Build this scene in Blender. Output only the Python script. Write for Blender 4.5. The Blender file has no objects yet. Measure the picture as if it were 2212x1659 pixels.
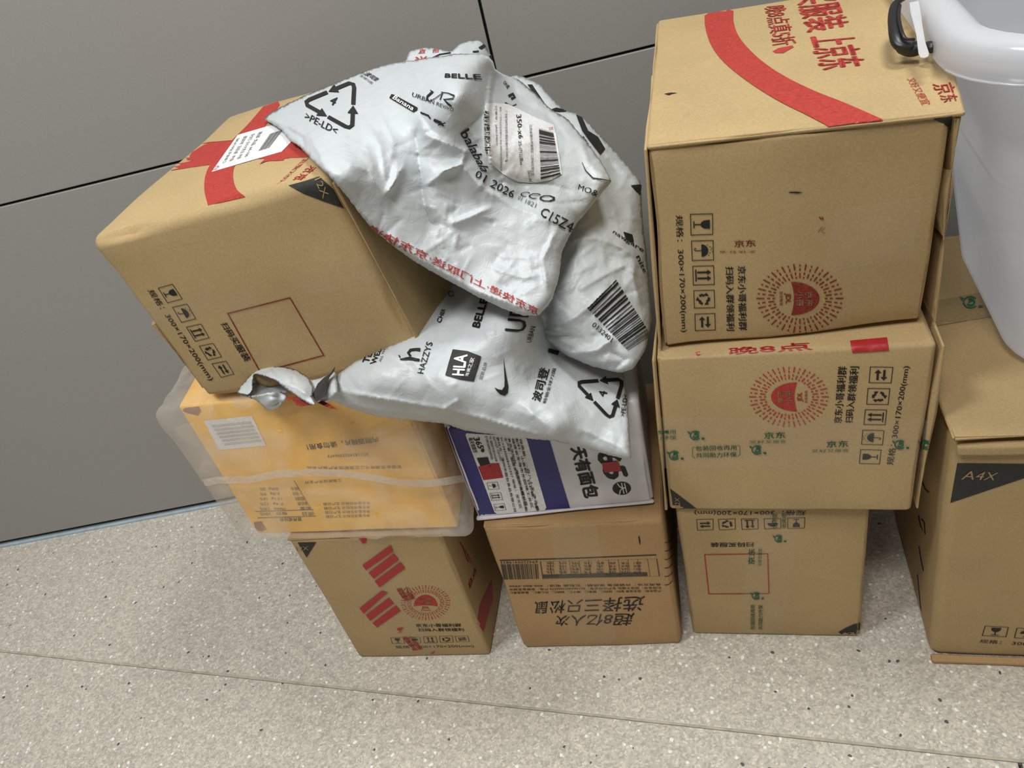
import bpy, bmesh, math, random
import numpy as np
from mathutils import Vector, Matrix, noise
from mathutils.bvhtree import BVHTree
from mathutils.geometry import delaunay_2d_cdt

# ------------------------------------------------------------------ camera, light, exposure
SC = bpy.context.scene
COL = SC.collection
H, FPX, CX, CY = 1.1, 1661.0, 1106.0, 829.5
_n = np.array([609.0, 2120.5, FPX]); _n /= np.linalg.norm(_n)          # straight down, in camera axes
_f = np.array([0, 0, 1.0]) - _n * _n[2]; _f /= np.linalg.norm(_f)
_r = np.cross(_n, _f)
if _r[0] < 0: _r = -_r
MW = np.stack([_r, _f, -_n], 1)                                        # world -> camera axes (x right, y down, z forward)
CAM = np.array([0, 0, H])
cam = bpy.data.cameras.new('camera'); cam.sensor_width = 36; cam.lens = FPX / 2212 * 36
cam.clip_start = 0.02
camo = bpy.data.objects.new('camera', cam); COL.objects.link(camo)
X, Y, Z = MW[0], -MW[1], -MW[2]
camo.matrix_world = Matrix(((X[0], Y[0], Z[0], 0), (X[1], Y[1], Z[1], 0), (X[2], Y[2], Z[2], H), (0, 0, 0, 1)))
SC.camera = camo
vs = SC.view_settings
vs.view_transform = 'Standard'; vs.look = 'None'; vs.gamma = 1; vs.use_curve_mapping = False
vs.exposure = 0.0
world = bpy.data.worlds.new('hall_light'); SC.world = world; world.use_nodes = True
world.node_tree.nodes['Background'].inputs[0].default_value = (1.0, 0.93, 0.82, 1)
world.node_tree.nodes['Background'].inputs[1].default_value = 0.15

def area(name, loc, target, sx, sy, power, col):
    l = bpy.data.lights.new(name, 'AREA'); l.shape = 'RECTANGLE'; l.size = sx; l.size_y = sy
    l.energy = power; l.color = col
    o = bpy.data.objects.new(name, l); COL.objects.link(o); o.location = loc
    o.rotation_euler = (Vector(target) - Vector(loc)).to_track_quat('-Z', 'Y').to_euler()
    return o
area('ceiling_light_panel', (0.7, 0.72, 2.9), (0.7, 0.72, 0), 0.45, 0.4, 25, (0.97, 1.0, 0.97))
area('ceiling_light_panel', (-0.95, 0.38, 2.9), (-0.95, 0.38, 0), 0.45, 0.4, 31, (0.95, 1.0, 1.0))
area('ceiling_light_panel', (-0.35, -0.45, 2.9), (-0.35, -0.45, 0), 0.7, 0.5, 36, (1.0, 0.97, 0.91))

# ------------------------------------------------------------------ pixel helpers (photo frame 2212 x 1659)
CROPS = dict(p=(0, 0, 1), c1=(1380, 0, .37613), c2=(1380, 400, .37613), c3=(1380, 1000, .37613), c4=(550, 60, .38584),
             c5=(200, 120, .36166), c6=(300, 560, .37373), c7=(700, 560, .34355), c8=(600, 1080, .40687),
             z1=(1800, 0, .18626), z2=(1780, 380, .3737), z3=(840, 60, .26221), z4=(1100, 420, .24113),
             z7=(500, 760, .13562), z8=(1820, 1080, .22911), yb=(340, 780, .3255))
def px(c, pts):
    ox, oy, s = CROPS[c]
    return [(ox + x * s, oy + y * s) for x, y in pts]
def rays(P):
    P = np.asarray(P, float).reshape(-1, 2)
    c = np.column_stack([P[:, 0] - CX, P[:, 1] - CY, np.full(len(P), FPX)])
    w = c @ MW
    return w / np.linalg.norm(w, axis=1)[:, None]
def onz(x, y, z):
    r = rays([(x, y)])[0]
    return CAM + r * ((z - H) / r[2])

# ------------------------------------------------------------------ materials
def nt(name):
    m = bpy.data.materials.new(name); m.use_nodes = True
    t = m.node_tree
    return m, t, t.nodes['Principled BSDF'], t.nodes, t.links
def noise_col(t, scale, detail, stops, coord='Object', dist=0.0):
    N, L = t.nodes, t.links
    tc = N.new('ShaderNodeTexCoord'); nz = N.new('ShaderNodeTexNoise')
    nz.inputs['Scale'].default_value = scale; nz.inputs['Detail'].default_value = detail
    nz.inputs['Distortion'].default_value = dist
    L.new(tc.outputs[coord], nz.inputs['Vector'])
    r = N.new('ShaderNodeValToRGB'); e = r.color_ramp.elements
    e[0].position, e[0].color = stops[0]; e[1].position, e[1].color = stops[-1]
    for s in stops[1:-1]:
        k = e.new(s[0]); k.color = s[1]
    L.new(nz.outputs['Fac'], r.inputs['Fac'])
    return tc, nz, r
def mixrgb(t, a, b, fac=0.5, mode='MIX'):
    n = t.nodes.new('ShaderNodeMixRGB'); n.blend_type = mode
    for i, v in ((0, fac), (1, a), (2, b)):
        if hasattr(v, 'links'): t.links.new(v, n.inputs[i])
        else: n.inputs[i].default_value = v
    return n.outputs[0]
def bump(t, height, strength, dist=0.001):
    b = t.nodes.new('ShaderNodeBump'); b.inputs['Strength'].default_value = strength
    b.inputs['Distance'].default_value = dist
    t.links.new(height, b.inputs['Height'])
    return b.outputs[0]
def mat_card(name, col, rough=.72):
    m, t, b, N, L = nt(name)
    d = lambda k: (col[0] * k, col[1] * k, col[2] * k, 1)
    _, _, big = noise_col(t, 9, 3, [(.3, d(.86)), (.7, d(1.1))])
    _, nf, fine = noise_col(t, 420, 3, [(.3, d(.84)), (.7, d(1.14))])
    L.new(mixrgb(t, big.outputs[0], fine.outputs[0], .55), b.inputs['Base Color'])
    b.inputs['Roughness'].default_value = rough; b.inputs['Specular IOR Level'].default_value = .25
    L.new(bump(t, nf.outputs['Fac'], .12), b.inputs['Normal'])
    return m
def mat_plain(name, col, rough=.5, spec=.4, fleck=0.0, scale=300):
    m, t, b, N, L = nt(name)
    d = lambda k: (col[0] * k, col[1] * k, col[2] * k, 1)
    _, nf, r = noise_col(t, scale, 2, [(.3, d(1 - .12 - fleck)), (.7, d(1.08))])
    L.new(r.outputs[0], b.inputs['Base Color'])
    b.inputs['Roughness'].default_value = rough; b.inputs['Specular IOR Level'].default_value = spec
    return m
M = {}
M['card'] = mat_card('kraft_cardboard', (.45, .322, .162))
M['card2'] = mat_card('warm_kraft_cardboard', (.44, .28, .135))
M['card_edge'] = mat_card('cut_cardboard_edge', (.42, .27, .13), .85)
M['red'] = mat_plain('red_print', (.43, .05, .04), .7, .2, .1)
M['deepred'] = mat_plain('deep_red_print', (.40, .018, .022), .45, .4, .05)
M['dullred'] = mat_plain('worn_red_print', (.27, .04, .025), .75, .2, .3)
M['black'] = mat_plain('black_print', (.016, .016, .017), .6, .3, .1)
M['charcoal'] = mat_plain('charcoal_print', (.03, .029, .026), .6, .3, .1)
M['faint'] = mat_plain('faint_black_print', (.10, .085, .06), .7, .2, .3)
M['tan'] = mat_plain('kraft_lettering', (.33, .24, .12), .7, .2)
M['green'] = mat_plain('green_print', (.012, .12, .055), .5, .3, .2)
M['palegrey'] = mat_plain('smudged_grey_print', (.52, .52, .53), .6, .3)
M['inkgrey'] = mat_plain('grey_print', (.12, .12, .12), .6, .3)
M['paper'] = mat_plain('label_paper', (.78, .78, .79), .55, .3)
M['white_ink'] = mat_plain('white_print', (.8, .8, .8), .5, .3)
M['blue'] = mat_plain('blue_print', (.022, .02, .17), .4, .45)
M['whitecard'] = mat_plain('white_coated_card', (.70, .69, .74), .4, .45, scale=30)
M['yellow'] = mat_plain('yellow_printed_card', (.95, .55, .10), .5, .35, scale=25)
M['brownmark'] = mat_plain('brown_corner_print', (.33, .13, .07), .6, .3)
M['blackplastic'] = mat_plain('black_plastic', (.012, .012, .013), .38, .5)
M['seal'] = mat_plain('pale_sealant', (.42, .50, .56), .6, .3, scale=60)
M['gap'] = mat_plain('dark_gap', (.03, .03, .032), .8, .1)
M['grout'] = mat_plain('pale_grout', (.47, .43, .35), .8, .2, .15, 60)
M['film_edge'] = mat_plain('milky_plastic_edge', (.74, .73, .72), .35, .5)

def mat_bag(name, col):
    m, t, b, N, L = nt(name)
    tc, n1, r1 = noise_col(t, 55, 4, [(.35, (*[c * .95 for c in col], 1)), (.65, (*col, 1))], dist=.8)
    L.new(r1.outputs[0], b.inputs['Base Color'])
    b.inputs['Roughness'].default_value = .42; b.inputs['Specular IOR Level'].default_value = .45
    v = N.new('ShaderNodeTexVoronoi'); v.feature = 'DISTANCE_TO_EDGE'; v.inputs['Scale'].default_value = 34
    L.new(mixrgb(t, tc.outputs['Object'], n1.outputs['Color'], .06), v.inputs['Vector'])
    mx = N.new('ShaderNodeMath'); mx.operation = 'MINIMUM'; mx.inputs[1].default_value = .16
    L.new(v.outputs['Distance'], mx.inputs[0])
    ad = N.new('ShaderNodeMath'); ad.operation = 'MULTIPLY_ADD'; ad.inputs[1].default_value = .03
    L.new(n1.outputs['Fac'], ad.inputs[0]); L.new(mx.outputs[0], ad.inputs[2])
    L.new(bump(t, ad.outputs[0], .22, .005), b.inputs['Normal'])
    return m
M['bag'] = mat_bag('white_mailer_film', (.545, .578, .60))
M['baggrey'] = mat_bag('grey_mailer_inside', (.34, .35, .37))

def mat_film(name, opacity, col, rough, bumpscale=30, bs=.3, noisy=.5, gl=.08):
    m = bpy.data.materials.new(name); m.use_nodes = True
    t = m.node_tree; N, L = t.nodes, t.links
    N.remove(N['Principled BSDF']); out = N['Material Output']
    tr = N.new('ShaderNodeBsdfTransparent'); df = N.new('ShaderNodeBsdfDiffuse'); tl = N.new('ShaderNodeBsdfTranslucent')
    g = N.new('ShaderNodeBsdfGlossy'); g.inputs['Roughness'].default_value = rough
    for s in (df, tl): s.inputs['Color'].default_value = (*col, 1)
    a = N.new('ShaderNodeMixShader'); a.inputs[0].default_value = .5
    L.new(df.outputs[0], a.inputs[1]); L.new(tl.outputs[0], a.inputs[2])
    _, n1, r1 = noise_col(t, bumpscale, 4, [(.35, (opacity * (1 - noisy),) * 3 + (1,)), (.65, (min(1, opacity * (1 + noisy)),) * 3 + (1,))], dist=1.2)
    mx = N.new('ShaderNodeMixShader'); L.new(r1.outputs[0], mx.inputs[0])
    L.new(tr.outputs[0], mx.inputs[1]); L.new(a.outputs[0], mx.inputs[2])
    m2 = N.new('ShaderNodeMixShader'); m2.inputs[0].default_value = gl
    L.new(mx.outputs[0], m2.inputs[1]); L.new(g.outputs[0], m2.inputs[2])
    bo = bump(t, n1.outputs['Fac'], bs, .004)
    for s in (df, g): L.new(bo, s.inputs['Normal'])
    L.new(m2.outputs[0], out.inputs['Surface'])
    return m
M['film'] = mat_film('frosted_plastic_film', .26, (.93, .91, .89), .25, 14, .8, .6, .07)
M['seamfilm'] = mat_film('doubled_plastic_film', .72, (.85, .83, .81), .25, 60, .6, .15, .08)
M['tape'] = mat_film('clear_packing_tape', .022, (.75, .7, .6), .10, 40, .35, .8, .045)
M['tub'] = mat_film('milky_clear_plastic', .62, (.88, .90, .95), .18, 3, .0, .12, .05)

M['tubline'] = mat_film('thick_milky_plastic', .85, (.82, .84, .9), .2, 3, .0, .05, .08)

def mat_wall():
    m, t, b, N, L = nt('grey_wall_panel_lacquer')
    _, n, r = noise_col(t, 700, 2, [(.3, (.315, .308, .295, 1)), (.7, (.35, .343, .33, 1))])
    L.new(r.outputs[0], b.inputs['Base Color'])
    b.inputs['Roughness'].default_value = .42; b.inputs['Specular IOR Level'].default_value = .35
    L.new(bump(t, n.outputs['Fac'], .05), b.inputs['Normal'])
    return m
M['wall'] = mat_wall()
def mat_terrazzo():
    m, t, b, N, L = nt('terrazzo')
    tc = N.new('ShaderNodeTexCoord')
    nz = N.new('ShaderNodeTexNoise'); nz.inputs['Scale'].default_value = 60
    L.new(tc.outputs['Object'], nz.inputs['Vector'])
    warp = mixrgb(t, tc.outputs['Object'], nz.outputs['Color'], .008)
    def vor(scale, off):
        mp = N.new('ShaderNodeMapping'); mp.inputs['Location'].default_value = off
        L.new(warp, mp.inputs['Vector'])
        v = N.new('ShaderNodeTexVoronoi'); v.inputs['Scale'].default_value = scale
        L.new(mp.outputs[0], v.inputs['Vector'])
        return v
    def ramp(v, sock, stops, const=True):
        r = N.new('ShaderNodeValToRGB'); e = r.color_ramp.elements
        if const: r.color_ramp.interpolation = 'CONSTANT'
        e[0].position, e[0].color = stops[0]; e[1].position, e[1].color = stops[1]
        for s in stops[2:]:
            k = e.new(s[0]); k.color = s[1]
        sp = N.new('ShaderNodeSeparateColor'); 
        if sock == 'Color':
            L.new(v.outputs['Color'], sp.inputs[0]); L.new(sp.outputs[0], r.inputs['Fac'])
        else: L.new(v.outputs[sock], r.inputs['Fac'])
        return r
    g = lambda a: (a * 1.5, a * 1.38, a * 1.2, 1)
    v1 = vor(360, (0, 0, 0)); base = ramp(v1, 'Color', [(0, g(.25)), (.25, g(.32)), (.5, g(.37)), (.75, g(.43)), (.92, g(.52))])
    v2 = vor(150, (3.1, 1.7, .3)); med = ramp(v2, 'Color', [(0, g(.31)), (.35, g(.37)), (.7, g(.43))])
    col = mixrgb(t, base.outputs[0], med.outputs[0], .4)
    # sparse bright chips, sparse dark chips
    v3 = vor(120, (7.3, 2.2, .6)); s3 = ramp(v3, 'Color', [(0, (0, 0, 0, 1)), (.90, (1, 1, 1, 1))])
    d3 = ramp(v3, 'Distance', [(0, (1, 1, 1, 1)), (.30, (0, 0, 0, 1))])
    col = mixrgb(t, col, (.86, .84, .79, 1), mixrgb(t, s3.outputs[0], d3.outputs[0], 1, 'MULTIPLY'))
    v4 = vor(95, (1.3, 9.2, .9)); s4 = ramp(v4, 'Color', [(0, (0, 0, 0, 1)), (.955, (1, 1, 1, 1))])
    d4 = ramp(v4, 'Distance', [(0, (1, 1, 1, 1)), (.24, (0, 0, 0, 1))])
    col = mixrgb(t, col, (.10, .095, .09, 1), mixrgb(t, s4.outputs[0], d4.outputs[0], 1, 'MULTIPLY'))
    L.new(col, b.inputs['Base Color'])
    b.inputs['Roughness'].default_value = .33; b.inputs['Specular IOR Level'].default_value = .4
    return m
M['floor'] = mat_terrazzo()

# ------------------------------------------------------------------ scene graph helpers
BV = {}          # thing -> (verts, polys) for putting prints on its faces
def mesh_obj(name, V, F, mat, parent=None, smooth=False, uv=None):
    me = bpy.data.meshes.new(name)
    V = np.asarray(V, float)
    off = np.array(parent['_o']) if parent is not None and '_o' in parent else np.zeros(3)
    me.from_pydata([tuple(v - off) for v in V], [], [tuple(int(i) for i in f) for f in F])
    me.materials.append(M[mat] if isinstance(mat, str) else mat)
    if smooth: me.polygons.foreach_set('use_smooth', [True] * len(me.polygons))
    o = bpy.data.objects.new(name, me); COL.objects.link(o)
    if parent is not None: o.parent = parent
    return o
ROOTS = []
def thing(name, label, cat, base, group=None):
    o = bpy.data.objects.new(name, None); COL.objects.link(o); o.empty_display_size = .02
    o.location = tuple(base); o['_o'] = list(map(float, base)); o['label'] = label; o['category'] = cat
    if group: o['group'] = group
    ROOTS.append(o); BV[o.name] = ([], [])
    return o
def register(root, V, F):
    v, f = BV[root.name]; n = len(v)
    v.extend([tuple(a) for a in V]); f.extend([tuple(int(i) + n for i in q) for q in F])
    BVH.pop(root.name, None)
BVH = {}
def bvh(root):
    if root.name not in BVH: BVH[root.name] = BVHTree.FromPolygons(*BV[root.name])
    return BVH[root.name]

# ------------------------------------------------------------------ boxes: rounded, slightly crushed six-sided solids
def tri(c, u, v, w):
    """c: 8 corners ordered (u,v,w) bits LFD,RFD,LBD,RBD,LFT,RFT,LBT,RBT"""
    u, v, w = (np.asarray(a)[..., None] for a in (u, v, w))
    return ((c[0] * (1 - u) + c[1] * u) * (1 - v) + (c[2] * (1 - u) + c[3] * u) * v) * (1 - w) + \
           ((c[4] * (1 - u) + c[5] * u) * (1 - v) + (c[6] * (1 - u) + c[7] * u) * v) * w
def hexmesh(c, r=.006, n=12, crumple=.0012, edge=.0025, seed=0, freq=9.0):
    c = np.asarray(c, float)
    L = np.array([np.linalg.norm(c[1] - c[0]), np.linalg.norm(c[2] - c[0]), np.linalg.norm(c[4] - c[0])])
    r = min(r, L.min() * .45)
    ax = [np.concatenate([[0, r * .35, r * .7], np.linspace(r, l - r, n + 1), [l - r * .7, l - r * .35, l]]) for l in L]
    V, F = [], []
    for k in range(3):
        i, j = [(1, 2), (2, 0), (0, 1)][k]
        for s in (0, 1):
            A, B = np.meshgrid(ax[i], ax[j], indexing='ij')
            P = np.zeros(A.shape + (3,)); P[..., i] = A; P[..., j] = B; P[..., k] = s * L[k]
            b0 = len(V); na, nb = A.shape
            V.extend(P.reshape(-1, 3))
            for a in range(na - 1):
                for b in range(nb - 1):
                    q = [b0 + a * nb + b, b0 + (a + 1) * nb + b, b0 + (a + 1) * nb + b + 1, b0 + a * nb + b + 1]
                    F.append(q if s else q[::-1])
    P = np.array(V)
    key = {}; idx = []; uniq = []
    for p in P:
        k = tuple(np.round(p, 6))
        if k not in key: key[k] = len(uniq); uniq.append(p)
        idx.append(key[k])
    P = np.array(uniq); F = [[idx[i] for i in q] for q in F]
    Q = np.clip(P, r, L - r); D = P - Q; D /= np.linalg.norm(D, axis=1)[:, None] + 1e-12
    nax = (np.abs(D) > .3).sum(1)
    out = Q + r * D
    sd = Vector((seed * 3.17, seed * 1.31, seed * 2.03))
    if crumple or edge:
        for m in range(len(out)):
            p = Vector(out[m])
            a = crumple * noise.noise(p * freq + sd) * 1.6
            if nax[m] >= 2: a += edge * min(0, noise.noise(p * freq * 2.3 + sd * 2) - .05) * 2
            out[m] += D[m] * a
    N = out / L
    return tri(c, N[:, 0], N[:, 1], N[:, 2]), F
def corners(front, depth):
    """front: LFD,RFD,LFT,RFT points; depth: vector"""
    a, b, d, e = (np.asarray(p, float) for p in front); depth = np.asarray(depth, float)
    return np.array([a, b, a + depth, b + depth, d, e, d + depth, e + depth])
def sub(c, u0, u1, v0, v1, w0, w1):
    c = np.asarray(c)
    return np.array([tri(c, *q) for q in ((u0, v0, w0), (u1, v0, w0), (u0, v1, w0), (u1, v1, w0), (u0, v0, w1), (u1, v0, w1), (u0, v1, w1), (u1, v1, w1))]).reshape(8, 3)
def add_hex(root, name, c, mat='card', target=True, smooth=True, **k):
    V, F = hexmesh(c, **k)
    o = mesh_obj(name, V, F, mat, root, smooth)
    if target: register(root, V, F)
    return o
def base_of(c): return (c[0] + c[1] + c[2] + c[3]) / 4

# ------------------------------------------------------------------ prints: flat shapes laid on the faces of a thing
def hom(quad):
    """unit square (0,0),(1,0),(1,1),(0,1) -> quad"""
    A, b = [], []
    for (u, v), (x, y) in zip(((0, 0), (1, 0), (1, 1), (0, 1)), quad):
        A.append([u, v, 1, 0, 0, 0, -u * x, -v * x]); b.append(x)
        A.append([0, 0, 0, u, v, 1, -u * y, -v * y]); b.append(y)
    h = np.append(np.linalg.solve(np.array(A, float), np.array(b, float)), 1).reshape(3, 3)
    def f(P):
        P = np.asarray(P, float).reshape(-1, 2)
        q = np.column_stack([P, np.ones(len(P))]) @ h.T
        return q[:, :2] / q[:, 2:]
    return f
TXT = {}
def text_mesh(s, bold=0.0, shear=0.0, space=1.0):
    k = (s, bold, shear, space)
    if k in TXT: return TXT[k]
    c = bpy.data.curves.new('lettering', 'FONT'); c.body = s; c.shear = shear
    c.resolution_u = 2; c.space_character = space; c.space_line = 1.0
    o = bpy.data.objects.new('lettering', c); COL.objects.link(o)
    bpy.context.view_layer.update()
    dg = bpy.context.evaluated_depsgraph_get()
    me = o.evaluated_get(dg).to_mesh()
    V = np.array([v.co[:2] for v in me.vertices]) if len(me.vertices) else np.zeros((0, 2))
    F = [tuple(p.vertices) for p in me.polygons]
    o.evaluated_get(dg).to_mesh_clear()
    bpy.data.objects.remove(o); bpy.data.curves.remove(c)
    if bold > .002:                                   # heavier strokes: the same glyphs stamped a hair apart
        b = bold * .75; n = len(V); W, G = [], []
        for j, o2 in enumerate(((-b, 0), (b, 0), (0, -b), (0, b))):
            W.append(V + np.array(o2)); G += [tuple(i + n * j for i in f) for f in F]
        V, F = np.vstack(W), G
    lo, hi = V.min(0), V.max(0)
    V = (V - lo) / (hi - lo)
    TXT[k] = (V, F)
    return V, F
def place(root, name, V, F, mat, maxedge=14, off=.0006, label=None, parent=None):
    """V in photo pixels -> found on the thing's own surface, raised by a hair"""
    bm = bmesh.new()
    vv = [bm.verts.new((p[0], p[1], 0)) for p in V]
    for f in F:
        try: bm.faces.new([vv[i] for i in f])
        except ValueError: pass
    bmesh.ops.triangulate(bm, faces=bm.faces[:])
    for _ in range(5):
        es = [e for e in bm.edges if e.calc_length() > maxedge]
        if not es: break
        bmesh.ops.subdivide_edges(bm, edges=es, cuts=1)
        bmesh.ops.triangulate(bm, faces=[f for f in bm.faces if len(f.verts) > 3])
    bm.verts.index_update()
    P = np.array([v.co[:2] for v in bm.verts]); FF = [[v.index for v in f.verts] for f in bm.faces]
    bm.free()
    if not len(P): return None
    R = rays(P); T = bvh(root); out = np.zeros((len(P), 3)); ok = np.zeros(len(P), bool)
    C = Vector(CAM)
    for i, r in enumerate(R):
        d = Vector(r); loc, nrm, _, _ = T.ray_cast(C, d)
        if loc is None: continue
        if nrm.dot(d) > 0: nrm = -nrm
        out[i] = np.array(loc + nrm * off * .6 - d * off * .7); ok[i] = True
    dist = np.linalg.norm(out - CAM, axis=1)
    keep = [f for f in FF if all(ok[i] for i in f) and np.ptp(dist[f]) < .05]
    if not keep: return None
    used = sorted({i for f in keep for i in f}); mp = {i: j for j, i in enumerate(used)}
    keep = [[mp[i] for i in f] for f in keep]
    o = mesh_obj(name, out[used], keep, mat, root, True)
    if label: o['label'] = label
    return o
def text(root, s, quad, mat='black', name='printed_text', bold=0.0, shear=0, crop='p', edge=14, space=1.0, off=.0006, label=None):
    V, F = text_mesh(s, bold, shear, space)
    return place(root, name, hom(px(crop, quad))(V), F, mat, edge, off, label)
def stroke(pts, w, closed=False):
    P = np.array(pts, float); n = len(P)
    if closed: P = np.vstack([P[-1], P, P[0], P[1]])
    else: P = np.vstack([2 * P[0] - P[1], P, 2 * P[-1] - P[-2]])
    w = np.broadcast_to(w, (n,)) if not closed else np.append(np.broadcast_to(w, (n,)), np.broadcast_to(w, (n,))[0])
    V, F = [], []
    m = n + 1 if closed else n
    for i in range(m):
        t = P[i + 2] - P[i]; t = t / (np.linalg.norm(t) + 1e-9); q = np.array([-t[1], t[0]]) * w[i] / 2
        V += [P[i + 1] + q, P[i + 1] - q]
        if i: F.append((2 * i - 2, 2 * i - 1, 2 * i + 1, 2 * i))
    return V, F
def merge(parts):
    V, F = [], []
    for v, f in parts:
        n = len(V); V += [tuple(a) for a in v]; F += [tuple(i + n for i in q) for q in f]
    return V, F
def poly(pts): return [tuple(p) for p in pts], [tuple(range(len(pts)))]
def circle(c, r, n=20, ry=None): return poly([(c[0] + r * math.cos(2 * math.pi * i / n), c[1] + (ry or r) * math.sin(2 * math.pi * i / n)) for i in range(n)])
def rect(x0, y0, x1, y1): return poly([(x0, y0), (x1, y0), (x1, y1), (x0, y1)])
def shape(root, name, parts, quad, mat, crop='p', edge=14, off=.0006, label=None):
    V, F = merge(parts)
    return place(root, name, hom(px(crop, quad))(V), F, mat, edge, off, label)
def flatpoly(root, name, pts, mat, crop='p', edge=14, off=.0006, label=None):
    V, F = poly(px(crop, pts))
    return place(root, name, V, F, mat, edge, off, label)
def arc(c, r, a0, a1, n=14): return [(c[0] + r * math.cos(math.radians(a0 + (a1 - a0) * i / (n - 1))), c[1] + r * math.sin(math.radians(a0 + (a1 - a0) * i / (n - 1)))) for i in range(n)]
def arrow(p, q, w, h):
    p, q = np.array(p, float), np.array(q, float); d = q - p; l = np.linalg.norm(d); d /= l; n = np.array([-d[1], d[0]])
    s = q - d * h
    return [p + n * w / 2, p - n * w / 2, s - n * w / 2, s - n * h * .75, q, s + n * h * .75, s + n * w / 2], [(0, 1, 2, 6), (3, 4, 5), ]
def icon(kind):
    fr = [stroke([(.03, .03), (.97, .03), (.97, .97), (.03, .97)], .05, True)]
    if kind == 'glass':
        g = [poly([(.3, .85), (.7, .85), (.68, .6), (.6, .48), (.5, .44), (.4, .48), (.32, .6)]), rect(.475, .2, .525, .46), rect(.34, .14, .66, .19)]
    elif kind == 'umbrella':
        g = [poly(arc((.5, .45), .3, 0, 180, 14)), stroke([(.5, .45), (.5, .2), (.45, .14), (.39, .17), (.38, .23)], .04)]
        g += [rect(x, y, x + .035, y + .05) for x, y in ((.3, .8), (.45, .84), (.6, .8), (.72, .74), (.22, .7), (.38, .88), (.55, .9))]
    elif kind == 'up':
        g = [rect(.2, .13, .8, .19), arrow((.35, .22), (.35, .85), .09, .18), arrow((.65, .22), (.65, .85), .09, .18)]
    elif kind == 'swap':
        g = [arrow((.2, .63), (.82, .63), .1, .2), arrow((.8, .36), (.18, .36), .1, .2)]
    else:
        g = recycle_solid((.5, .47), .3)
    return fr + g
def recycle_solid(c, r):
    out = []
    for k in range(3):
        a = math.radians(90 + 120 * k); rot = lambda x, y: (c[0] + x * math.cos(a) - y * math.sin(a), c[1] + x * math.sin(a) + y * math.cos(a))
        out.append(poly([rot(*p) for p in ((r * 1.0, r * .28), (r * 1.0, -r * .25), (r * .55, -r * .62), (r * .35, -r * .3), (r * .62, -r * .02), (r * .62, r * .28))]))
        out.append(poly([rot(*p) for p in ((r * .3, -r * .62), (r * .1, -r * 1.02), (r * .75, -r * .95), (r * .6, -r * .35))]))
    return out
def mobius(c=(.5, .5), w=.065):
    """outline of a three-arrow triangle"""
    T = [(.5, .97), (.06, .2), (.94, .2)]; out = []
    for k in range(3):
        A, B, C = (np.array(T[(k + j) % 3]) for j in range(3))
        d1 = B - A; d2 = C - B
        pts = [A + d1 * .52, A + d1 * .86, B + d1 * -.06 + d2 * .02, B + d2 * .10, B + d2 * .34]
        out.append(stroke(pts, w))
        d = d2 / np.linalg.norm(d2); n = np.array([-d[1], d[0]]); s = B + d2 * .34
        out.append(poly([s + n * w * 1.25, s - n * w * 1.25, s + d * w * 2.2]))
    return out
def affine(a, b, c):
    """unit triangle apex / lower left / lower right -> three photo points"""
    T = np.array([(.5, .97, 1), (.06, .2, 1), (.94, .2, 1)]); A = np.linalg.solve(T, np.array([a, b, c], float))
    return lambda Q: np.column_stack([np.asarray(Q, float).reshape(-1, 2), np.ones(len(Q))]) @ A
def hex_icons(root, quads, order, crop, mat='black', kinds=('glass', 'umbrella', 'up', 'recycle', 'swap')):
    for k, q in zip(kinds, quads):
        shape(root, 'handling_icon', icon(k), [q[i] for i in order], mat, crop)
CW, CCW, FLIP, UPR = (0, 3, 2, 1), (2, 1, 0, 3), (1, 0, 3, 2), (3, 2, 1, 0)   # quads given TL,TR,BR,BL on screen -> BL,BR,TR,TL of the print
def burst(root, c, rx, ry, up, crop, mat='red'):
    """emblem: red dome with lettering in a ring of evenly spaced dashes"""
    up = np.array(up, float); right = np.array([-up[1], up[0]]) * 1.0
    S = np.array([rx, ry], float); c = np.array(c, float)
    def tr(P):
        P = np.asarray(P, float).reshape(-1, 2)
        return c + (P[:, :1] * right + P[:, 1:] * up) * S
    parts = []
    for i in range(44):
        a = 2 * math.pi * i / 44; d = np.array([math.cos(a), math.sin(a)])
        for r0, r1 in (((.56, .62), (.67, .74), (.80, .98)) if i % 2 else ((.58, .72), (.78, .86), (.91, .96))):
            parts.append(stroke([d * r0, d * r1], .034))
    V, F = merge(parts)
    place(root, 'burst_ring', px(crop, tr(V)), F, mat)
    dome = [(.47 * x, -.2 + .64 * y) for x, y in arc((0, 0), 1, 180, 0, 20)] + [(.3, -.16), (.1, -.135), (-.1, -.135), (-.3, -.16)]
    V, F = poly(dome)
    place(root, 'dome_emblem', px(crop, tr(V)), F, mat)
    for s, y0, y1, hw in (('京东', .12, .29, .21), ('小哥', -.09, .08, .21)):
        place(root, 'emblem_lettering', px(crop, tr(hom([(-hw, y0), (hw, y0), (hw, y1), (-hw, y1)])(text_mesh(s, .01)[0]))), text_mesh(s, .01)[1], 'tan', 14, .0011)
    V, F = text_mesh('JDL', .03)
    place(root, 'emblem_lettering', px(crop, tr(hom([(-.15, -.36), (.15, -.36), (.15, -.20), (-.15, -.20)])(V))), F, mat)
    V, F = text_mesh('京东物流', .01)
    place(root, 'emblem_lettering', px(crop, tr(hom([(-.2, -.46), (.2, -.46), (.2, -.385), (-.2, -.385)])(V))), F, mat)
def barcode(n, seed, x0=0., x1=1., y0=0., y1=1.):
    rnd = random.Random(seed); ws = [rnd.choice((1, 1, 2, 3)) for _ in range(2 * n - 1)]; t = sum(ws); x = x0; out = []
    for i, w in enumerate(ws):
        w = w / t * (x1 - x0)
        if i % 2 == 0: out.append(rect(x, y0, x + w, y1))
        x += w
    return out
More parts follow.
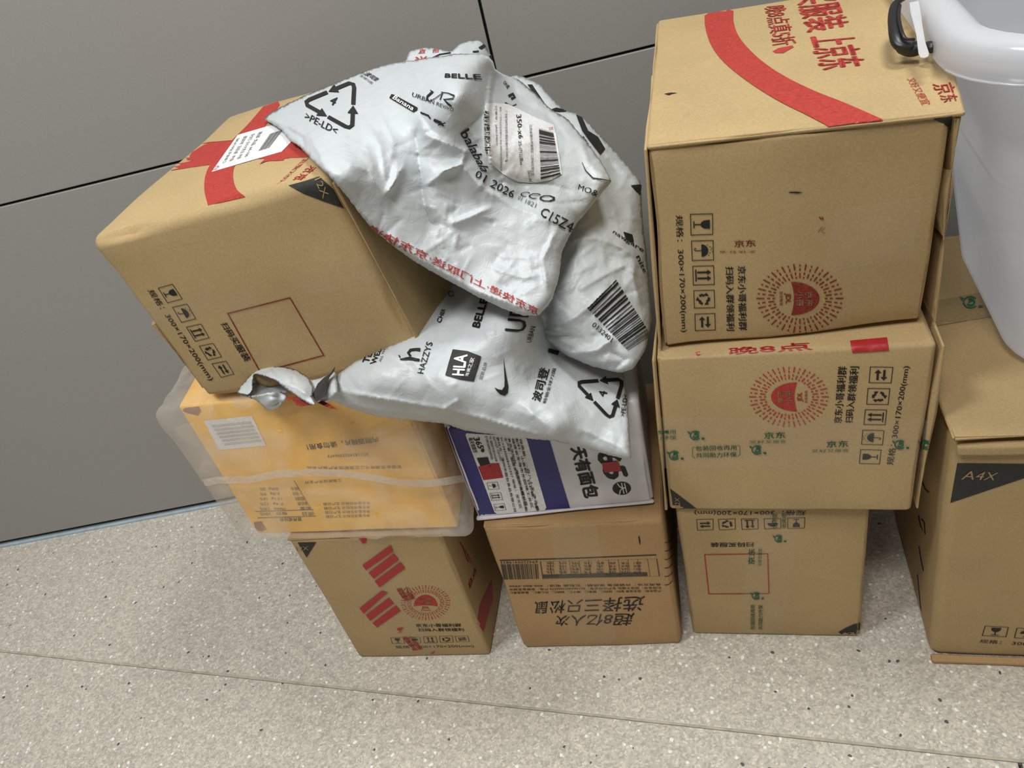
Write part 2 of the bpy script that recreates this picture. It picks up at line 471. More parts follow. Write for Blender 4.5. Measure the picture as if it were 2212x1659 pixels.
def tape(root, quad, crop='p', nu=30, nv=10, off=.0009, mat='tape', name='packing_tape'):
    f = hom(px(crop, quad))
    V = f([(i / nu, j / nv) for j in range(nv + 1) for i in range(nu + 1)])
    F = [(j * (nu + 1) + i, j * (nu + 1) + i + 1, (j + 1) * (nu + 1) + i + 1, (j + 1) * (nu + 1) + i) for j in range(nv) for i in range(nu)]
    return place(root, name, V, F, mat, 60, off)

# ================================================================== the setting
def plain_box(name, c, mat, parent=None, bev=0.0):
    V = np.asarray(c); F = [(0, 2, 3, 1), (4, 5, 7, 6), (0, 1, 5, 4), (2, 6, 7, 3), (0, 4, 6, 2), (1, 3, 7, 5)]
    o = mesh_obj(name, V, F, mat, parent)
    if bev:
        b = o.modifiers.new('soft_edge', 'BEVEL'); b.width = bev; b.segments = 2
    return o
def aligned(o, ex, ey, x0, x1, y0, y1, z0, z1):
    o, ex, ey = np.asarray(o, float), np.asarray(ex, float), np.asarray(ey, float); ez = np.array([0, 0, 1.0])
    return np.array([o + ex * x + ey * y + ez * z for z in (z0, z1) for y in (y0, y1) for x in (x0, x1)])
# floor: terrazzo slabs with a pale joint
fa, fb = onz(0, 1406, 0), onz(2019, 1624, 0)
fx = (fb - fa); fx[2] = 0; fx /= np.linalg.norm(fx); fy = np.array([-fx[1], fx[0], 0])
floor = plain_box('floor', aligned(fa, fx, fy, -2.6, 3.6, -2.2, 2.2, -.03, -.008), 'gap'); floor['kind'] = 'structure'
for y0, y1, xs in ((0, 1.6, (-2.6, -.62, 1.9, 3.6)), (-1.2, 0, (-2.6, -1.1, 1.75, 3.6)), (-2.2, -1.2, (-2.6, .6, 3.6))):
    for x0, x1 in zip(xs, xs[1:]):
        plain_box('floor_tile', aligned(fa, fx, fy, x0 + .0025, x1 - .0025, y0 + .0025, y1 - .0025, -.02, 0), 'floor', floor, .0006)
for yj in (0, -1.2):
    plain_box('grout_strip', aligned(fa, fx, fy, -2.6, 3.6, yj - .0016, yj + .0028, -.02, -.0004), 'grout', floor, .0004)
# wall: grey lacquered panels with dark joints
wa, wb = np.array([-1.131, 1.274, 0]) * 1.1, np.array([-.675, 1.213, 0]) * 1.1
wx = wb - wa; wx /= np.linalg.norm(wx); wy = np.array([-wx[1], wx[0], 0])
WO = wa + wx * np.dot(np.array([.108, 1.221, 0]) - wa, wx)             # foot of the vertical joint
wall = plain_box('wall_back', aligned(WO, wx, wy, -3.0, 3.0, .012, .06, .0, 3.0), 'gap'); wall['kind'] = 'structure'
g = .0021
for x0, x1 in ((-3.0, -1.5), (-1.5, 0), (0, 1.5), (1.5, 3.0)):
    for z0, z1 in ((.016, .746), (.746, 1.49), (1.49, 2.24), (2.24, 3.0)):
        plain_box('wall_panel', aligned(WO, wx, wy, x0 + g, x1 - g, 0, .011, z0 + (g if z0 > .1 else 0), z1 - g), 'wall', wall, .0012)
bb = plain_box('baseboard_back', aligned(WO, wx, wy, -3.0, 3.0, -.004, .011, 0, .0045), 'seal'); bb['kind'] = 'structure'

# ================================================================== cardboard boxes
def P(x, y, z): return onz(x, y, z)
def card_box(name, label, c, seed, mat='card', u=(0, 1), v=(0, 1), w=(0, 1), **k):
    r = thing(name, label, 'box', base_of(c), 'brown cardboard boxes in the pile')
    add_hex(r, 'carton_body', sub(c, u[0], u[1], v[0], v[1], w[0], w[1]), mat, seed=seed, **k)
    return r
def dvec(yaw, d, dz=0): return np.array([-math.sin(yaw) * d, math.cos(yaw) * d, dz])
SIZE = '规格：300×170×200(mm)'

# ---- bottom row, left: carton with red striped tape
c4 = corners([P(775, 1420, 0), P(1060, 1416, 0), P(622, 1167, .309), P(950, 1153, .309)], dvec(-.30, .27))
B4 = card_box('cardboard_box', 'small floor carton with red striped tape, under the yellow box in clear film', c4, 4, crumple=.0010)
add_hex(B4, 'top_flap', sub(c4, -.004, 1.004, .0, .48, .992, 1.004), 'card', r=.0015, n=8, seed=14, crumple=.001, edge=.001)
add_hex(B4, 'top_flap', sub(c4, -.004, 1.004, .52, 1, .992, 1.004), 'card', r=.0015, n=8, seed=15, crumple=.001, edge=.001)
# ---- bottom row, middle: brown food carton
c5 = corners([P(1133, 1399, 0), P(1473, 1391, 0), P(1043, 1140, .294), P(1430, 1125, .294)], dvec(-.31, .29))
B5 = card_box('cardboard_box', 'warm brown carton with upside-down black brush lettering and a barcode', c5, 5, 'card2', crumple=.0024)
add_hex(B5, 'top_flap', sub(c5, .0, 1.0, .004, .5, .985, 1.0045), 'card2', r=.002, n=10, seed=25, crumple=.002, edge=.003)
add_hex(B5, 'top_flap', sub(c5, .0, 1.0, .505, 1, .985, 1.0045), 'card2', r=.002, n=10, seed=26, crumple=.002, edge=.003)
# ---- bottom row, right: carton standing on its short side
c3 = corners([P(1497, 1370, 0), P(1858, 1376, 0), P(1459, 1095, .2985), P(1880, 1085, .2985)], dvec(-.337, .27))
B3 = card_box('cardboard_box', 'floor carton with upside-down print and green-lettered tape, bottom of the right stack', c3, 3, crumple=.0008)
# ---- right stack, middle
c2 = corners([P(1443, 1104, .3005), P(1977, 1105, .3005), P(1416, 771, .552), P(2035, 741, .548)], dvec(-.36, .26))
B2 = card_box('cardboard_box', 'carton with clear green-printed tape along its front, middle of the right stack', c2, 2, u=(.004, .985), crumple=.0012)
add_hex(B2, 'side_flap', sub(c2, -.013, -.002, -.004, .5, .01, .985), 'card', r=.0015, n=8, seed=31, crumple=.002)
add_hex(B2, 'side_flap', sub(c2, -.013, -.002, .51, 1, .01, .985), 'card', r=.0015, n=8, seed=32, crumple=.002)
add_hex(B2, 'side_flap', sub(c2, 1.0, 1.011, -.006, .5, .02, .99), 'card', r=.0015, n=8, seed=33, crumple=.003)
# ---- right stack, top: torn open on its right end
c1 = corners([P(1429, 758, .5535), P(2032, 704, .5505), P(1397, 314, .803), P(2087, 240, .803)], P(1423, 45, .803) - P(1397, 314, .803))
_rd = P(2056, 128, .803) - c1[5]; _rd *= np.linalg.norm(c1[6] - c1[4]) / np.linalg.norm(_rd); c1t = c1.copy(); c1t[7] = c1[5] + _rd; c1t[3] = c1[1] + _rd
B1 = thing('cardboard_box', 'big dented carton with torn right end, top of the right stack', 'box', base_of(c1), 'brown cardboard boxes in the pile')
cb = sub(c1, .006, .965, .004, 1, 0, .986); cb[1] = P(2016, 712, .5515) + dvec(-.34, .012); cb[5] = P(2052, 262, .797) + dvec(-.34, .006)
cb[1] = tri(c1, .948, .02, 0.0).reshape(3); cb[5] = tri(c1, .957, .012, .986).reshape(3)
cb[3] = tri(c1, .93, 1, 0).reshape(3); cb[7] = tri(c1, .93, 1, .986).reshape(3)
add_hex(B1, 'carton_body', cb, seed=1, crumple=.0032, edge=.005)
add_hex(B1, 'top_panel', sub(c1t, 0, 1.0, 0, 1, .978, 1.0), seed=6, r=.0028, crumple=.0006, edge=.004)
add_hex(B1, 'side_flap', sub(c1, .975, .992, .006, .96, .01, .978), seed=7, r=.0018, n=10, crumple=.005, edge=.004)
add_hex(B1, 'side_flap', sub(c1, -.010, .0, .0, .5, .01, .985), 'card', r=.0015, n=8, seed=34, crumple=.002)
add_hex(B1, 'side_flap', sub(c1, -.010, .0, .51, 1, .01, .985), 'card', r=.0015, n=8, seed=35, crumple=.002)
# ---- far right: large carton
l6, t6 = P(2010, 1424, 0), P(2060, 962, .43)
d6 = dvec(-.36, 1); x6 = np.array([math.cos(-.36), math.sin(-.36), 0])
c6 = corners([l6, l6 + x6 * .44, t6, t6 + x6 * .44], dvec(-.36, .44))
B6 = card_box('cardboard_box', 'large carton marked A4X at the right edge, under the clear plastic tub', c6, 8, v=(.012, 1), crumple=.0014, r=.014)
tf = sub(c6, -.004, 1.004, -.006, .5, 1.0, 1.012); tf[[4, 5]] += np.array([0, 0, .009]); tf[[0, 1]] += np.array([0, 0, .009])
add_hex(B6, 'top_flap', tf, r=.002, n=12, seed=41, crumple=.004, edge=.003)
add_hex(B6, 'top_flap', sub(c6, -.004, 1.004, .502, 1.0, 1.0, 1.011), r=.002, n=12, seed=42, crumple=.002)
add_hex(B6, 'bottom_flap', sub(c6, 0, 1, -.018, .012, .0, .022), 'card2', r=.003, n=14, seed=43, crumple=.002, edge=.004)
add_hex(B6, 'front_lip', sub(c6, .01, 1, -.004, .012, .965, .998), r=.003, n=10, seed=44, crumple=.002, edge=.003)
# ---- tilted carton on the left
def rot(rx, ry, rz):
    return np.array(Matrix.Rotation(rz, 3, 'Z') @ Matrix.Rotation(ry, 3, 'Y') @ Matrix.Rotation(rx, 3, 'X'))
k7 = .957
R7 = rot(.027, -.1237, -.3942); p7 = CAM + k7 * (np.array([-.3943, .9013, .5394]) - CAM); s7 = np.array([.3326, .359, .2554]) * k7
c7 = np.array([p7 + R7 @ (np.array(q) * s7) for q in ((0, 0, 0), (1, 0, 0), (0, 1, 0), (1, 1, 0), (0, 0, 1), (1, 0, 1), (0, 1, 1), (1, 1, 1))])
c7 = sub(c7, -.045, 1, -.01, 1, 0, 1.01)
B7 = card_box('cardboard_box', 'tilted carton leaning on the left with a white waybill on top', c7, 9, crumple=.0032, edge=.005, r=.015)
add_hex(B7, 'side_flap', sub(c7, 1.002, 1.014, .0, .5, .01, .96), r=.0018, n=10, seed=51, crumple=.003)
add_hex(B7, 'side_flap', sub(c7, 1.002, 1.014, .51, 1, .01, .96), r=.0018, n=10, seed=52, crumple=.003)
add_hex(B7, 'side_flap', sub(c7, -.012, -.002, .02, .5, .06, .5), r=.0018, n=10, seed=53, crumple=.003)

# ================================================================== yellow box in a frosted bag
yz = .312
y8 = corners([P(556, 1153, yz), P(990, 1141, yz + .006), P(383, 878, .556), P(857, 832, .562)], dvec(-.22, .24))
B8 = thing('food_carton', 'yellow printed carton wrapped in milky plastic film', 'box', base_of(y8))
add_hex(B8, 'carton_body', y8, 'yellow', seed=11, crumple=.001, r=.004)
bg = y8.copy()
def nudge(i, *v): bg[i] = bg[i] + np.array(v)
ux = (y8[1] - y8[0]) / np.linalg.norm(y8[1] - y8[0]); uy = dvec(-.22, 1)
bg[0] += -ux * .024 - uy * .021 + [0, 0, -.002]; bg[1] += ux * .028 - uy * .021 + [0, 0, -.006]
bg[2] += -ux * .045 + uy * .016; bg[3] += ux * .014 + uy * .016 + [0, 0, -.003]
bg[4] += -ux * .034 - uy * .022 + [0, 0, .007]; bg[5] += ux * .020 - uy * .022 + [0, 0, .005]
bg[6] += -ux * .034 + uy * .016 + [0, 0, .007]; bg[7] += ux * .02 + uy * .016 + [0, 0, .005]
PB = thing('plastic_bag', 'milky see-through plastic bag drawn around the yellow box', 'bag', base_of(bg))
V, F = hexmesh(bg, r=.021, n=44, crumple=0, edge=0)
V = np.array(V)
for i in range(len(V)):
    p = Vector(V[i]); c = (bg.mean(0))
    d = V[i] - c; d /= np.linalg.norm(d)
    a = noise.noise(Vector((p.x * 22, p.y * 22, p.z * 9))) * .006 + abs(noise.noise(Vector((p.x * 30 + 9, p.y * 30, p.z * 14)))) * .007 + abs(noise.noise(Vector((p.x * 60 + 3, p.y * 60, p.z * 50)))) * .0025
    V[i] += d * max(-.001, a - .0035)
mesh_obj('bag_film', V, F, 'film', PB, True); register(PB, V, F)
# doubled seam around the bag
pts = [(352 + 30, 975 + 60), (437, 1042), (520, 1037), (603, 1022), (700, 1019), (800, 1029), (880, 1042), (960, 1036), (1030, 1034)]
pts = [(433, 1045), (470, 1036), (540, 1035), (603, 1022), (680, 1019), (740, 1021), (800, 1030), (870, 1042), (930, 1043), (1000, 1034), (1026, 1035)]
V, F = stroke(pts, np.array([15] * len(pts)) + np.array([4, 0, 0, 2, 1, 0, -1, 0, 1, 1, 2]))
place(PB, 'bag_seam', V, F, 'seamfilm', 10, .0022)

# ================================================================== white and blue bread carton
c9 = corners([P(1031, 1123, .3005), P(1413, 1086, .3005), P(955, 917, .480), P(1378, 866, .480)], dvec(-.27, .23))
B9 = thing('bread_carton', 'white and navy bread carton under the knotted mailer', 'box', base_of(c9))
add_hex(B9, 'carton_body', c9, 'whitecard', seed=13, crumple=.0012, r=.007)
add_hex(B9, 'front_lip', sub(c9, .0, 1.0, -.006, .02, 0, .022), 'whitecard', False, seed=16, r=.004, crumple=.001)

# ================================================================== mailer bags: closed film pouches
def tps(ctrl):
    C = np.array([(a[0], a[1]) for a in ctrl], float) / 500; z = np.array([a[2] for a in ctrl], float)
    n = len(C); D = np.linalg.norm(C[:, None] - C[None], axis=2)
    U = lambda r: np.where(r > 0, r * r * np.log(r + 1e-12), 0)
    A = np.zeros((n + 3, n + 3)); A[:n, :n] = U(D) + np.eye(n) * 1e-4; A[:n, n] = 1; A[:n, n + 1:] = C; A[n, :n] = 1; A[n + 1:, :n] = C.T
    s = np.linalg.solve(A, np.append(z, [0, 0, 0]))
    def f(Q):
        Q = np.asarray(Q, float) / 500; r = np.linalg.norm(Q[:, None] - C[None], axis=2)
        return U(r) @ s[:n] + s[n] + Q @ s[n + 1:]
    return f
def seg_dist(Q, A, B):
    A, B = np.asarray(A, float), np.asarray(B, float); d = B - A; l = d @ d + 1e-9
    t = np.clip(((Q - A) @ d) / l, 0, 1)
    w = Q - (A + t[:, None] * d)
    sgn = np.sign(d[0] * w[:, 1] - d[1] * w[:, 0])
    return np.linalg.norm(w, axis=1), t, sgn
def inside(Q, poly_):
    x, y = Q[:, 0], Q[:, 1]; c = np.zeros(len(Q), bool); n = len(poly_)
    for i in range(n):
        (x1, y1), (x2, y2) = poly_[i], poly_[i - 1]
        m = ((y1 > y) != (y2 > y)) & (x < (x2 - x1) * (y - y1) / (y2 - y1 + 1e-12) + x1)
        c ^= m
    return c
def pouch(root, name, outline, ctrl, folds, roll=(38, .022), back=.035, seed=0, nrand=140, step=4.4, mat='bag', amp=.0016, flare=None):
    rnd = random.Random(seed)
    O = np.array(outline, float); dense = []
    for i in range(len(O)):
        a, b = O[i], O[(i + 1) % len(O)]; k = max(1, int(np.linalg.norm(b - a) / step))
        for j in range(k):
            dense.append(a + (b - a) * j / k)
    dense = np.array(dense)
    n = len(dense)
    sm = dense.copy()
    for _ in range(2): sm = (np.roll(sm, 1, 0) + 2 * sm + np.roll(sm, -1, 0)) / 4
    dense = sm + np.array([[rnd.uniform(-.8, .8), rnd.uniform(-.8, .8)] for _ in range(n)])
    lo, hi = dense.min(0), dense.max(0)
    gx, gy = np.meshgrid(np.arange(lo[0], hi[0], step), np.arange(lo[1], hi[1], step * .87))
    gx[1::2] += step / 2
    G = np.column_stack([gx.ravel(), gy.ravel()]); G += np.array([[rnd.uniform(-1, 1), rnd.uniform(-1, 1)] for _ in range(len(G))])
    G = G[inside(G, dense)]
    e = np.min([seg_dist(G, dense[i], dense[(i + 1) % n])[0] for i in range(n)], axis=0)
    G = G[e > step * .6]
    A = np.vstack([dense, G])
    vo, eo, fo, ov, oe, of = delaunay_2d_cdt([Vector(p) for p in A], [(i, (i + 1) % n) for i in range(n)], [], 1, 1e-6)
    Q = np.array([tuple(v) for v in vo]); F = [tuple(f) for f in fo]
    isb = np.array([any(o < n for o in s) for s in ov])
    cen = [np.mean(Q[list(f)], axis=0) for f in F]; ins = inside(np.array(cen), dense)
    F = [f for f, k in zip(F, ins) if k]
    e = np.min([seg_dist(Q, dense[i], dense[(i + 1) % n])[0] for i in range(n)], axis=0); e[isb] = 0
    z = tps(ctrl)(Q)
    R = rays(Q); S = (z - H) / R[:, 2]
    rr, rt = roll
    prof = rt * (1 - np.sqrt(np.clip(1 - (1 - np.minimum(e / rr, 1)) ** 2, 0, 1)))
    disp = np.zeros(len(Q))
    fl = list(folds)
    for _ in range(nrand):
        c = np.array([rnd.uniform(lo[0], hi[0]), rnd.uniform(lo[1], hi[1])]); a = rnd.uniform(0, math.pi); l = rnd.uniform(14, 85)
        d = np.array([math.cos(a), math.sin(a)]) * l
        fl.append(((tuple(c - d / 2), tuple(c + d / 2)), rnd.uniform(3.5, 9), rnd.choice((1, 1, -1)) * rnd.uniform(.4, 1) * amp, rnd.choice((0, .6))))
    nf = len(folds)
    for fi, f in enumerate(fl):
        pts, w, a = f[:3]
        if fi < nf: w, a = w * .75, a * 1.45
        asym = f[3] if len(f) > 3 else 0
        best = np.full(len(Q), 1e9); tt = np.zeros(len(Q)); sg = np.zeros(len(Q)); m = len(pts) - 1
        for i in range(m):
            d, t, s = seg_dist(Q, pts[i], pts[i + 1]); k = d < best
            best[k] = d[k]; tt[k] = (i + t[k]) / m; sg[k] = s[k]
        ww = np.where(sg > 0, w * (1 + asym), w * (1 - asym * .6))
        taper = np.clip(np.minimum(tt, 1 - tt) * 5 + .15, 0, 1)
        disp += a * taper * np.exp(-(best / ww)) * (best < 5 * w)
    for i, q in enumerate(Q):
        v = Vector((q[0] / 60 + seed, q[1] / 60, seed * .7))
        disp[i] += .0035 * noise.noise(v) + .0006 * noise.noise(v * 3.1)
    disp *= np.clip(e / 12, 0, 1)
    Pf = CAM + R * (S + prof - disp)[:, None]
    bp = back * np.sqrt(np.clip(1 - (1 - np.minimum(e / 70, 1)) ** 2, 0, 1))
    Pb = CAM + R * (S + rt + bp)[:, None]
    Pf[isb] = CAM + R[isb] * (S + rt)[isb][:, None]
    nv = len(Q); bi = {}
    V = list(Pf)
    for i in range(nv):
        if isb[i]: bi[i] = i
        else: bi[i] = len(V); V.append(Pb[i])
    # orient towards the camera
    FF = []
    for f in F:
        a, b, c = (Pf[i] for i in f[:3]); nn = np.cross(b - a, c - a)
        g = f if nn @ R[f[0]] < 0 else f[::-1]
        FF.append(tuple(g)); FF.append(tuple(bi[i] for i in g[::-1]))
    o = mesh_obj(name, V, FF, mat, root, True)
    register(root, V, FF)
    return o

# ---- bag B: mailer at the back, wedged beside the right stack
OB = [(1085, 180), (1108, 163), (1122, 163), (1165, 180), (1195, 215), (1222, 240), (1250, 245), (1278, 272), (1305, 300), (1345, 345), (1384, 392), (1389, 480), (1400, 580), (1408, 690),
      (1395, 755), (1367, 798), (1340, 806), (1280, 792), (1225, 769), (1176, 735), (1168, 700), (1140, 684), (1110, 600), (1085, 420), (1065, 260)]
CB = [(1085, 180, .785), (1122, 163, .780), (1165, 182, .772), (1215, 240, .752), (1278, 272, .73), (1345, 345, .69), (1384, 392, .663), (1389, 480, .632), (1400, 580, .600), (1408, 690, .568),
      (1395, 755, .562), (1340, 806, .556), (1280, 792, .566), (1225, 769, .577), (1170, 725, .602), (1140, 684, .620), (1110, 600, .64), (1085, 420, .69), (1065, 260, .75),
      (1300, 600, .635), (1300, 450, .68), (1240, 700, .612), (1340, 700, .588), (1220, 350, .74), (1290, 340, .72), (1350, 500, .645)]
def zz(c, pts): return tuple(px(c, pts))
FB = [(zz('z4', [(470, 1180), (720, 1000), (890, 830)]), 16, .006, .3), (zz('z4', [(440, 420), (760, 380), (1000, 470), (1130, 560)]), 20, .006, .5),
      (zz('z4', [(1130, 560), (1110, 760), (1180, 1000)]), 12, .006, .5), (zz('z4', [(600, 870), (860, 720), (1110, 600)]), 14, .004, -.4),
      (zz('z4', [(330, 980), (340, 1240)]), 8, -.006, 0), (zz('z4', [(270, 1250), (590, 1275)]), 8, -.006, .5), (zz('z4', [(460, 1440), (780, 1390), (930, 1290)]), 14, .008, .6),
      (zz('z4', [(760, 1460), (900, 1400), (1040, 1480), (950, 1560), (780, 1540), (760, 1460)]), 7, -.005, 0), (zz('z3', [(1830, 1290), (1600, 1050), (1560, 760)]), 14, .006, .5),
      (zz('z3', [(1640, 880), (1880, 1180), (2040, 1290)]), 9, -.006, .5), (zz('z3', [(1110, 470), (1300, 680), (1560, 720)]), 8, -.005, .5), (zz('z4', [(620, 500), (560, 760), (420, 820)]), 18, .004, .3)]
BagB = thing('mailer_bag', 'rear white mailer pouch with a big black barcode, wedged against the right stack', 'bag', (.14, .9, .55), 'white mailer bags in the pile')
pouch(BagB, 'pouch_film', OB, CB, FB, roll=(34, .022), back=.018, seed=5, nrand=240, amp=.003)

# ---- bag D: crumpled end of a mailer sticking up behind
OD = [(872, 142), (884, 109), (918, 102), (960, 107), (976, 112), (988, 98), (1012, 88), (1040, 87), (1050, 100), (1062, 122), (1070, 152), (1076, 178), (1060, 230), (980, 200), (900, 180)]
CD = [(872, 142, .864), (884, 109, .868), (918, 102, .870), (960, 107, .868), (1012, 88, .862), (1040, 87, .855), (1062, 122, .836), (1076, 178, .80), (1060, 230, .79), (980, 200, .835), (900, 180, .850), (980, 130, .864), (1030, 125, .852)]
FD = [(zz('z3', [(520, 210), (640, 130), (780, 150)]), 7, .005, .4), (zz('z3', [(780, 150), (850, 300)]), 7, .006, .4), (zz('z3', [(140, 200), (500, 200)]), 8, .003, .4), (zz('z3', [(510, 130), (540, 260)]), 6, -.006, 0)]
BagD = thing('mailer_bag', 'crumpled mailer end with red characters poking up behind the top mailer', 'bag', (.03, 1.05, .84), 'white mailer bags in the pile')
pouch(BagD, 'pouch_film', OD, CD, FD, roll=(16, .008), back=.012, seed=8, nrand=30, amp=.002)

# ---- bag C: knotted mailer lying on the bread carton
OC = [(700, 846), (712, 832), (735, 805), (765, 782), (800, 766), (850, 744), (900, 722), (922, 690), (935, 640), (945, 610), (965, 585), (1010, 560), (1100, 550), (1200, 590), (1290, 690), (1345, 795), (1353, 840), (1358, 900), (1364, 992),
      (1335, 988), (1260, 968), (1195, 952), (1110, 945), (1009, 931), (958, 915), (880, 907), (813, 900), (750, 880), (715, 866)]
CC = [(700, 846, .605), (712, 832, .612), (765, 782, .628), (800, 766, .634), (850, 744, .640), (900, 722, .646), (925, 685, .640), (945, 610, .625), (1010, 560, .645), (1100, 550, .635), (1200, 590, .60), (1290, 690, .53), (1225, 769, .548), (1285, 792, .528), (1345, 795, .505),
      (1358, 900, .505), (1364, 992, .490), (1335, 983, .494), (1195, 950, .526), (1043, 903, .568), (958, 883, .584), (860, 866, .596), (780, 853, .604),
      (1195, 956, .510), (1009, 933, .525), (958, 917, .535), (880, 908, .548), (813, 901, .560), (750, 881, .580),
      (1050, 800, .617), (1190, 830, .566), (1000, 720, .645), (900, 800, .625), (1250, 900, .540), (1120, 690, .648), (1300, 830, .523), (820, 810, .63), (1100, 880, .575)]
FC = [(zz('c7', [(30, 815), (330, 870), (750, 940), (1000, 1000), (1440, 1135), (1930, 1255)]), 9, .007, -.2), (zz('c7', [(740, 945), (850, 880)]), 9, .005, .5), (zz('c7', [(300, 560), (560, 640), (700, 820)]), 20, .003, .4),
      (zz('c7', [(1500, 640), (1700, 760), (1900, 900)]), 22, .004, .4), (zz('c7', [(1230, 900), (1420, 1060)]), 14, .003, .4), (zz('c7', [(1600, 1060), (1900, 1200)]), 14, .003, -.4), (zz('c7', [(120, 640), (480, 440), (650, 400)]), 12, .003, .4),
      (zz('c7', [(760, 1000), (1050, 1060), (1300, 1110)]), 9, -.003, .4), (zz('c7', [(100, 900), (400, 960), (740, 980)]), 8, .003, .4)]
BagC = thing('mailer_bag', 'knotted white mailer with clothing logos, lying across the bread carton', 'bag', (0, .85, .5), 'white mailer bags in the pile')
pouch(BagC, 'pouch_film', OC, CC, FC, roll=(22, .012), back=.012, seed=11, nrand=170, amp=.002)

# ---- bag A: large mailer on top of the heap
OA = [(568, 256), (590, 240), (655, 207), (700, 189), (780, 157), (835, 138), (880, 132), (935, 124), (985, 116), (1040, 116), (1062, 126), (1069, 150), (1090, 162), (1118, 170), (1150, 196), (1190, 236), (1225, 255), (1262, 300), (1300, 350), (1322, 392),
      (1290, 430), (1246, 482), (1232, 505), (1214, 545), (1207, 600), (1192, 650), (1164, 682), (1130, 682), (1090, 668), (1030, 640), (960, 602), (900, 568), (850, 532), (805, 495), (780, 465), (750, 425), (715, 385), (680, 352), (648, 318), (622, 300), (605, 278)]
CA = [(568, 256, .840), (655, 207, .852), (700, 189, .856), (780, 157, .860), (880, 132, .872), (985, 116, .880), (1062, 126, .860), (1090, 162, .815), (1150, 196, .79), (1205, 242, .775), (1262, 300, .757), (1322, 392, .728),
      (1246, 482, .710), (1214, 545, .700), (1200, 620, .683), (1160, 682, .672), (1090, 668, .686), (1000, 625, .708), (900, 568, .750), (850, 532, .773), (800, 490, .797), (750, 425, .836), (715, 385, .860), (680, 352, .862), (622, 300, .85),
      (900, 300, .845), (1000, 450, .772), (1130, 310, .800), (1180, 500, .726), (780, 300, .860), (1000, 200, .880), (1100, 560, .714), (880, 440, .800), (1130, 420, .758), (700, 260, .866), (1020, 290, .834)]
FA = [(zz('c4', [(935, 480), (905, 620), (930, 850), (945, 980), (990, 1090), (1100, 1110)]), 24, -.010, .4), (zz('c4', [(840, 760), (790, 850), (735, 940)]), 12, .009, .5), (zz('c4', [(920, 470), (960, 600), (1180, 690), (1160, 760), (980, 830)]), 13, .007, .4),
      (zz('c4', [(1180, 760), (1060, 800), (950, 890)]), 12, .006, -.5), (zz('c4', [(1160, 770), (1230, 850), (1280, 900)]), 14, .006, .5), (zz('c4', [(480, 740), (640, 800), (760, 1000)]), 16, .005, .4), (zz('c4', [(60, 500), (150, 540), (280, 590)]), 8, .006, .4),
      (zz('c4', [(150, 540), (270, 620), (280, 690)]), 8, -.008, .4), (zz('c4', [(300, 580), (360, 700), (420, 860)]), 12, .005, -.4), (zz('c4', [(1330, 200), (1310, 380), (1290, 500), (1300, 640), (1330, 800)]), 11, .011, -.7), (zz('c4', [(1360, 230), (1330, 400), (1320, 600)]), 12, -.008, 0),
      (zz('c4', [(1640, 1480), (1610, 1300), (1700, 1100)]), 10, .005, .4), (zz('c4', [(1080, 1100), (1200, 1060), (1330, 1000)]), 10, .005, .5), (zz('c4', [(1300, 1330), (1500, 1400), (1600, 1380)]), 10, .004, .4), (zz('c4', [(640, 1100), (900, 1280), (1200, 1460), (1560, 1590)]), 9, .005, -.3),
      (zz('c4', [(1180, 560), (1290, 480), (1330, 300)]), 16, -.006, .4), (zz('c4', [(660, 390), (780, 640), (760, 760)]), 18, .004, .4), (zz('c4', [(580, 520), (700, 660), (740, 900)]), 14, .004, -.4), (zz('c4', [(1400, 860), (1640, 870), (1790, 920)]), 14, -.004, .3),
      (zz('c4', [(1250, 880), (1450, 1000), (1760, 1110)]), 14, .004, .3), (zz('c4', [(1440, 270), (1480, 420), (1640, 480), (1760, 640)]), 12, -.006, .3), (zz('c4', [(1520, 320), (1600, 420), (1740, 480)]), 9, .006, .4), (zz('c4', [(1820, 600), (1870, 760), (1980, 860)]), 14, .006, .4)]
BagA = thing('mailer_bag', 'large wrinkled white mailer with a waybill sticker, on top of the heap', 'bag', (-.02, .9, .62), 'white mailer bags in the pile')
pouch(BagA, 'pouch_film', OA, CA, FA, roll=(30, .020), back=.016, seed=2, nrand=300, amp=.0026)

# ---- twisted mouth of bag C
def loft(rings, closed=True):
    V, F = [], []
    m = len(rings[0])
    for r in rings: V.extend([np.asarray(p, float) for p in r])
    for i in range(len(rings) - 1):
        for j in range(m if closed else m - 1):
            a, b = i * m + j, i * m + (j + 1) % m
            F.append((a, b, b + m, a + m))
    return V, F
def pxd(c, pts, z, dz=None):
    """photo points set on heights z (single or per point)"""
    q = px(c, pts); zs = np.broadcast_to(z, (len(q),))
    return [onz(a, b, k) for (a, b), k in zip(q, zs)]
def resample(pts, n):
    pts = np.array(pts); d = np.append(0, np.cumsum(np.linalg.norm(np.diff(np.vstack([pts, pts[:1]]), axis=0), axis=1)))
    q = np.vstack([pts, pts[:1]]); t = np.linspace(0, d[-1], n, endpoint=False)
    return np.array([[np.interp(x, d, q[:, k]) for k in range(3)] for x in t])
OU = px('z7', [(75, 655), (150, 540), (340, 330), (470, 235), (610, 218), (800, 235), (1000, 265), (1220, 400), (1260, 480), (1312, 600), (1282, 690), (1300, 760), (1355, 820), (1335, 855), (1250, 842), (1010, 690), (790, 530), (690, 445), (540, 388), (400, 350), (352, 345), (330, 480), (340, 600), (270, 690)])
CU = [(a, b, z) for (a, b), z in zip(px('z7', [(75, 655), (340, 330), (470, 235), (610, 218), (1000, 265), (1220, 400), (1310, 600), (1355, 820), (1250, 842), (1010, 690), (790, 530), (540, 388), (340, 600), (900, 430), (1150, 620), (700, 320)]), [.600, .606, .609, .611, .614, .618, .624, .622, .622, .628, .628, .622, .606, .632, .632, .622])]
